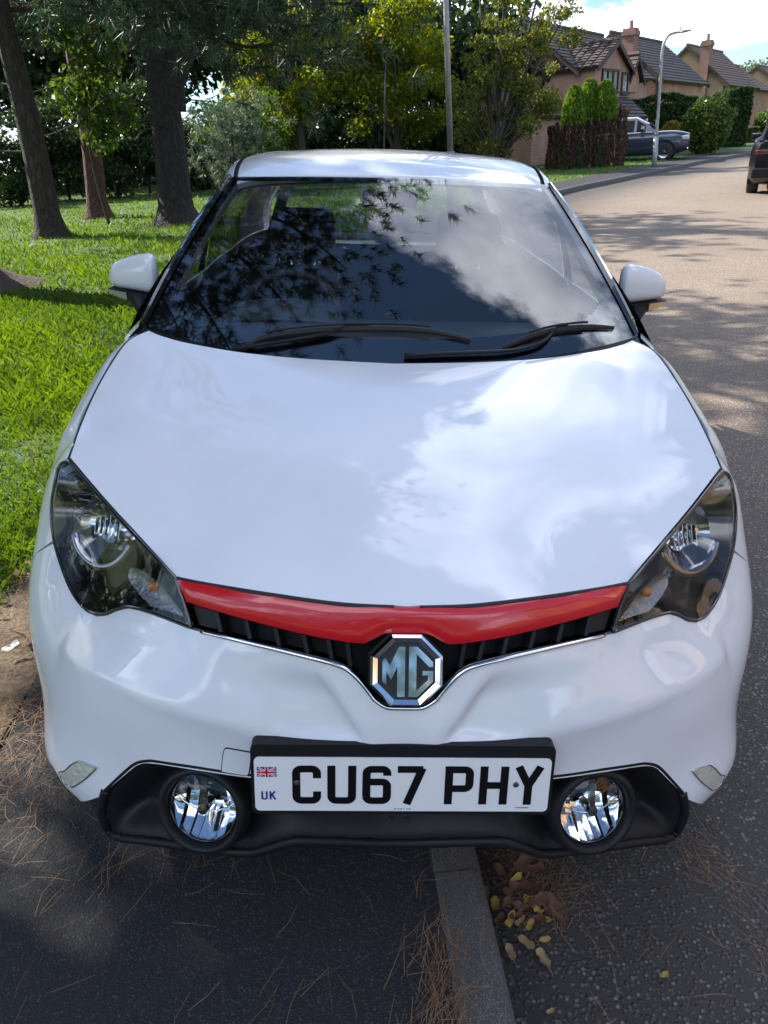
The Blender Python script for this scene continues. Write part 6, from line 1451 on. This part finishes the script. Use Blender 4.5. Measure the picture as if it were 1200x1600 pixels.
        bm = bmesh.new(); tube(bm, [(cabin[1][0]+.1, s_*(cabin[1][3]+.012), cabin[1][1]+.03), (cabin[-2][0]+.2, s_*(cabin[-2][3]+.012), cabin[-2][1]+.02)], .014, 6); bmobj('chrome_strip', bm, chrome, root)
    b = body[-1]; bm = bmesh.new(); box(bm, xf-.04, xf+.02, -.45, .45, b[2]-.34, b[2]-.08, None, .02); gr = bmobj('grille', bm, blackgloss, root); bm = bmesh.new(); box(bm, xf+.01, xf+.03, -.42, .42, b[2]-.23, b[2]-.19); bmobj('grille_bar', bm, chrome, gr)
    bm = bmesh.new(); box(bm, xf-.05, xf+.012, -.8, .8, b[1]+.02, b[1]+.1, None, .02); bmobj('bumper_trim', bm, chrome, root)
    b = body[0]; bm = bmesh.new(); box(bm, xr-.018, xr+.01, -.26, .26, .62, .73); bmobj('number_plate', bm, mat('rear_plate', (.7, .6, .1), .4), root)
    bm = bmesh.new(); box(bm, xr-.03, xr+.1, -.85, .85, b[1], b[1]+.2, None, .03); bmobj('bumper_trim', bm, plastic, root)
    return root
navy = mat('navy_paint', (.018, .028, .055), .3, coat=1, coat_rough=.02); blackp = mat('black_car_paint', (.004, .004, .005), .35, coat=.35, coat_rough=.05, spec=.2)
f0 = ground(1036, 251, .14); hd = math.atan2(-.42, .9)
parked('parked_car', (f0[0]-.93, f0[1]+1.37, f0[2]-.02), hd, navy, 'dark blue sport utility car on the driveway behind the brown hedge', 4.7, 1.9, 1.66,
       [(-2.35, .42, 1.0, .80), (-2.1, .30, 1.10, .90), (-1.2, .24, 1.10, .95), (0, .24, 1.08, .95), (1.2, .24, 1.09, .95), (1.9, .27, 1.06, .91), (2.3, .36, .96, .80)],
       [(-2.25, 1.05, 1.12, .82, .70), (-1.75, 1.06, 1.62, .84, .62), (-.7, 1.06, 1.68, .86, .64), (.25, 1.05, 1.66, .86, .63), (.70, 1.05, 1.42, .84, .68), (1.10, 1.05, 1.10, .80, .78)])
bw = ground(1174, 303, 0.02); hd = math.radians(62)
cx_, sx_ = math.cos(hd), math.sin(hd); lx, ly = -1.35, .82
parked('parked_car', (bw[0]-(lx*cx_-ly*sx_), bw[1]-(lx*sx_+ly*cx_), bw[2]), hd, blackp, 'black car parked at the right edge, seen from behind', 4.4, 1.84, 1.5,
       [(-2.2, .36, 1.06, .80), (-2.0, .28, 1.14, .89), (-1.2, .22, 1.12, .92), (0, .22, 1.10, .92), (1.2, .22, 1.06, .92), (1.8, .26, .98, .88), (2.15, .34, .84, .78)],
       [(-2.12, 1.08, 1.14, .80, .70), (-1.7, 1.10, 1.56, .81, .63), (-.6, 1.10, 1.64, .82, .64), (.3, 1.09, 1.62, .82, .63), (.75, 1.07, 1.40, .80, .66), (1.25, 1.04, 1.08, .78, .74)])

# ------------------------------------------------------------------ litter on the ground
straw = leaf_mat('dry_needles', (.13, .065, .03), (.34, .21, .11), .1, .7)
def litter(name, spots, label):
    P = []; T = []
    for (px, py, z0, n_, sx, sy, ang, sp_r, ln) in spots:
        c = ground(px, py, z0)
        for _ in range(int(n_*(.45 if z0 < .1 or px > 640 else .28 if py > 1240 else .8))):
            o = rng.normal(size=2)*[sx, sy]; a = R(ang)+rng.normal()*sp_r; l = ln*rng.uniform(.6, 1.2); z = c[2]+.004+abs(rng.normal())*.010; d = np.array([math.cos(a), math.sin(a), rng.normal()*.10]); p = np.array([c[0]+o[0], c[1]+o[1], z]); s_ = np.array([-d[1], d[0], 0])*.0006
            bnd = np.array([-d[1], d[0], .1])*rng.normal()*l*.07; m_ = p+bnd; a_, b_ = p-d*l/2, p+d*l/2; a_[2] = max(a_[2], c[2]+.003); b_[2] = max(b_[2], c[2]+.003)
            P += [a_-s_, a_+s_, m_+s_, m_-s_, m_-s_, m_+s_, b_+s_*.6, b_-s_*.6]; t = rng.random(); T += [t, t]
    o = rawmesh(name, np.array(P), 4, straw, None, np.array(T)); tag(o, label, 'pine needles', kind='stuff'); return o
sc = [(685, 1540, .138, 260, .035, .12, 80, .5, .09), (700, 1590, .138, 120, .03, .06, 60, .6, .09), (855, 1385, .0, 240, .04, .06, 50, .6, .09), (800, 1360, .0, 90, .05, .05, 20, 1.2, .08), (1105, 1345, .0, 150, .035, .045, 120, .45, .09), (1185, 1480, .0, 40, .04, .06, 110, .5, .09), (940, 1450, .0, 16, .06, .06, 90, 1.5, .09), (1040, 1500, .0, 30, .16, .16, 90, 1.5, .08), (690, 1350, .13, 30, .04, .05, 60, .9, .08),
      (480, 1590, .14, 26, .07, .05, 65, .4, .10), (560, 1570, .14, 14, .06, .04, 80, .5, .09), (330, 1350, .145, 50, .06, .04, 40, .8, .10), (190, 1345, .15, 50, .05, .04, 70, .6, .10), (70, 1430, .15, 60, .09, .12, 65, .5, .10), (250, 1500, .15, 30, .25, .12, 60, 1.2, .09), (40, 1100, .16, 500, .12, .18, 20, 1.5, .09), (30, 960, .17, 420, .14, .22, 20, 1.5, .09), (0, 1230, .16, 300, .12, .16, 30, 1.5, .09), (1120, 1420, 0, 40, .12, .16, 100, 1.5, .08)]
litter('pine_needles', sc, 'dry brown pine needles scattered on the tarmac and along the kerb')
lfm = [mat('leaf_tan', (.34, .25, .12), .7, var=(40, (.20, .13, .06), .2)), mat('leaf_yellow', (.48, .36, .08), .7, var=(40, (.30, .18, .05), .2)), mat('leaf_brown', (.16, .075, .04), .7, var=(40, (.09, .045, .03), .2))]
def fallen(px, py, z0, size, mt, label, kind=0, rz=None, lift=.0):
    c = ground(px, py, z0); bm = bmesh.new(); n_ = 14; rim = []
    for k in range(n_):
        a = 2*math.pi*k/n_; r_ = size*(.5+.08*math.cos(2*a)+(.07*math.cos(5*a) if kind else 0))*rng.uniform(.92, 1.08)*(1.0 if abs(math.sin(a)) < .9 else .85); rim.append(bm.verts.new((r_*math.cos(a), r_*.72*math.sin(a), size*(.22*math.cos(a)**2+.16*math.sin(a)**2*rng.uniform(0, 1.2)-.03+rng.uniform(-.04, .07)))))
    mid = [bm.verts.new((size*.28*math.cos(2*math.pi*k/7), size*.2*math.sin(2*math.pi*k/7), size*.05+rng.uniform(0, .03)*size)) for k in range(7)]; ce = bm.verts.new((0, 0, size*.02))
    for k in range(7):
        bm.faces.new((rim[2*k], rim[2*k+1], mid[k])); bm.faces.new((rim[2*k+1], rim[(2*k+2) % n_], mid[(k+1) % 7], mid[k])); bm.faces.new((mid[k], mid[(k+1) % 7], ce))
    root = bmobj('fallen_leaf', bm, mt, None, True); root.location = (c[0], c[1], c[2]+.008+lift); root.rotation_euler = (rng.normal()*.2, rng.normal()*.2, rng.uniform(0, 6.28) if rz is None else rz); tag(root, label, 'leaf', 'fallen leaves in the gutter')
    bm = bmesh.new(); tube(bm, [(size*.48, 0, size*.08), (size*.75, size*.05, size*.03), (size*1.0, size*.02, 0)], size*.018, 5); bmobj('stalk', bm, mt, root)
fallen(848, 1502, 0, .038, lfm[0], 'tan crinkled leaf nearest the camera, lowest of the leaves beside the kerb', 1, -1.2); fallen(823, 1478, 0, .036, lfm[0], 'tan leaf just above the lowest crinkled leaf'); fallen(828, 1455, 0, .028, lfm[1], 'pale yellow leaf standing on edge in the gutter cluster', 0, 1.0, .01); fallen(852, 1472, 0, .022, lfm[1], 'small pale leaf on bare tarmac right of the gutter cluster')
fallen(774, 1418, 0, .036, lfm[1], 'yellow leaf lying against the kerb face', 0, 1.5); fallen(800, 1402, 0, .046, lfm[2], 'dark brown leaf among the needles beside the kerb', 1, .6, .015); fallen(820, 1358, 0, .062, lfm[2], 'large grey-brown curled leaf under the bumper edge', 1, .9, .02); fallen(798, 1492, 0, .032, lfm[0], 'tan leaf touching the kerb below the needle clump', 0)
fallen(860, 1584, 0, .016, lfm[0], 'tiny round tan leaf at the bottom of the picture'); fallen(1037, 1530, 0, .024, lfm[1], 'ochre crumpled leaf alone on the road', 1); fallen(783, 1372, 0, .04, lfm[2], 'brown leaf close to the kerb joint', 1, 2.0, .01); fallen(842, 1345, 0, .05, lfm[2], 'brown leaf beneath the fog lamp', 1, .2, .01); fallen(806, 1440, 0, .03, lfm[2], 'reddish brown leaf half under the needles', 0, .3, .01); fallen(850, 1440, 0, .026, lfm[1], 'yellowish leaf at the edge of the needle clump')
fallen(18, 1015, .17, .05, mat('leaf_white', (.55, .53, .48), .7), 'pale bleached leaf on the bare soil at the left'); fallen(112, 752, .18, .05, mat('leaf_orange', (.5, .2, .04), .7), 'orange leaf caught in the grass beside the headlamp')
for k_ in range(26):
    fallen(rng.normal(822, 26), rng.uniform(1338, 1450), 0, rng.uniform(.022, .05), lfm[[2, 2, 0, 2, 1][k_ % 5]], 'curled dead leaf in the brown heap between kerb and front bumper', 1, None, rng.uniform(0, .02))
# soil ring round the near pine
mp_ = ground(5, 470, .18); bm = bmesh.new(); rg = [[bm.verts.new((r_*math.cos(a)*(1+.12*math.sin(3*a)), r_*math.sin(a)*(1+.12*math.sin(3*a)), z)) for a in np.linspace(0, 2*math.pi, 25)[:-1]] for r_, z in ((1.15, .0), (.9, .07), (.6, .16), (.38, .30))]
for a, b in zip(rg, rg[1:]):
    for k in range(24): bm.faces.new((a[k], a[(k+1) % 24], b[(k+1) % 24], b[k]))
o = bmobj('soil_mound', bm, mat('bare_soil', (.05, .034, .025), .95, var=(20, (.10, .07, .05), .2), bump=(40, 1, .05)), None, True); o.location = (nl_[0], nl_[1], nl_[2]-.02); o['kind'] = 'structure'

# ------------------------------------------------------------------ grass
grass_m = leaf_mat('grass_blades', (.045, .092, .015), (.125, .205, .028), .5, .5)
def grass(n, d0, d1, size, wd, amax=.06):
    # blades laid over the lawn, thinning out with distance
    t = rng.random(n); D = d0*(d1/d0)**t; a = rng.uniform(-1.05, amax, n)*1.0; x = CAMW[0]+D*np.tan(a)*1.0; y = -1+D; P = []; keep = []
    ex = np.interp(y, KERB[:, 1]+kn[:, 1]*FW, KERB[:, 0]+kn[:, 0]*FW); dd = ex-x; ok = (dd > -.02) & (dd < 24) & (y < 34)
    x, y, dd, D = x[ok], y[ok], dd[ok], D[ok]
    so = np.array([soil(FW+q, w) for q, w in zip(dd, y)]); ok = rng.random(len(x)) > so*1.5-.15; x, y, dd, D = x[ok], y[ok], dd[ok], D[ok]
    z = .142+.012*np.clip(dd, 0, 3)+.0225*np.maximum(0, y-4)
    h = size*rng.uniform(.5, 1.3, len(x))*(1+.35*np.sin(x*2.3)*np.sin(y*1.9))*np.clip(D/5, .85, 1.25); w = wd*np.clip(D/2.8, 1, 5); ang = rng.uniform(0, 6.28, len(x)); ln = rng.normal(size=(len(x), 2))*.45*h[:, None]
    b = np.stack([x, y, z], 1); s_ = np.stack([np.cos(ang)*w, np.sin(ang)*w, 0*w], 1); m_ = b+np.stack([ln[:, 0]*.35, ln[:, 1]*.35, h*.6], 1); tp = b+np.stack([ln[:, 0], ln[:, 1], h*.95], 1)
    return np.stack([b-s_, b+s_, m_+s_*.7, tp], 1).reshape(-1, 3)
P = np.concatenate([grass(150000, 1.6, 9, .065, .0022), grass(130000, 8, 36, .06, .0024, .36)]); g = rawmesh('grass', P, 4, grass_m, None, np.clip(.45+.3*np.sin(P[::4, 0]*3+P[::4, 1]*2)*rng.random(len(P)//4)+rng.normal(size=len(P)//4)*.22, 0, 1)); tag(g, 'short green grass of the lawn beside the car', 'grass', kind='stuff')
ll = leaf_mat('lawn_litter', (.16, .09, .04), (.42, .30, .10), .2, .7); n_ = 420; D = 1.8*(18/1.8)**rng.random(n_); a = rng.uniform(-1.0, .0, n_); X = CAMW[0]+D*np.tan(a); Y = -1+D; E_ = np.interp(Y, KERB[:, 1]+kn[:, 1]*FW, KERB[:, 0]+kn[:, 0]*FW); ok = X < E_-.05; X, Y, E_ = X[ok], Y[ok], E_[ok]
o = leaves('lawn_leaf_litter', np.stack([X, Y, .178+.012*np.clip(E_-X, 0, 3)+.0225*np.maximum(0, Y-4)], 1), .045, ll, None, .7, up=2.5); tag(o, 'small dry leaves scattered over the lawn', 'leaf litter', kind='stuff')
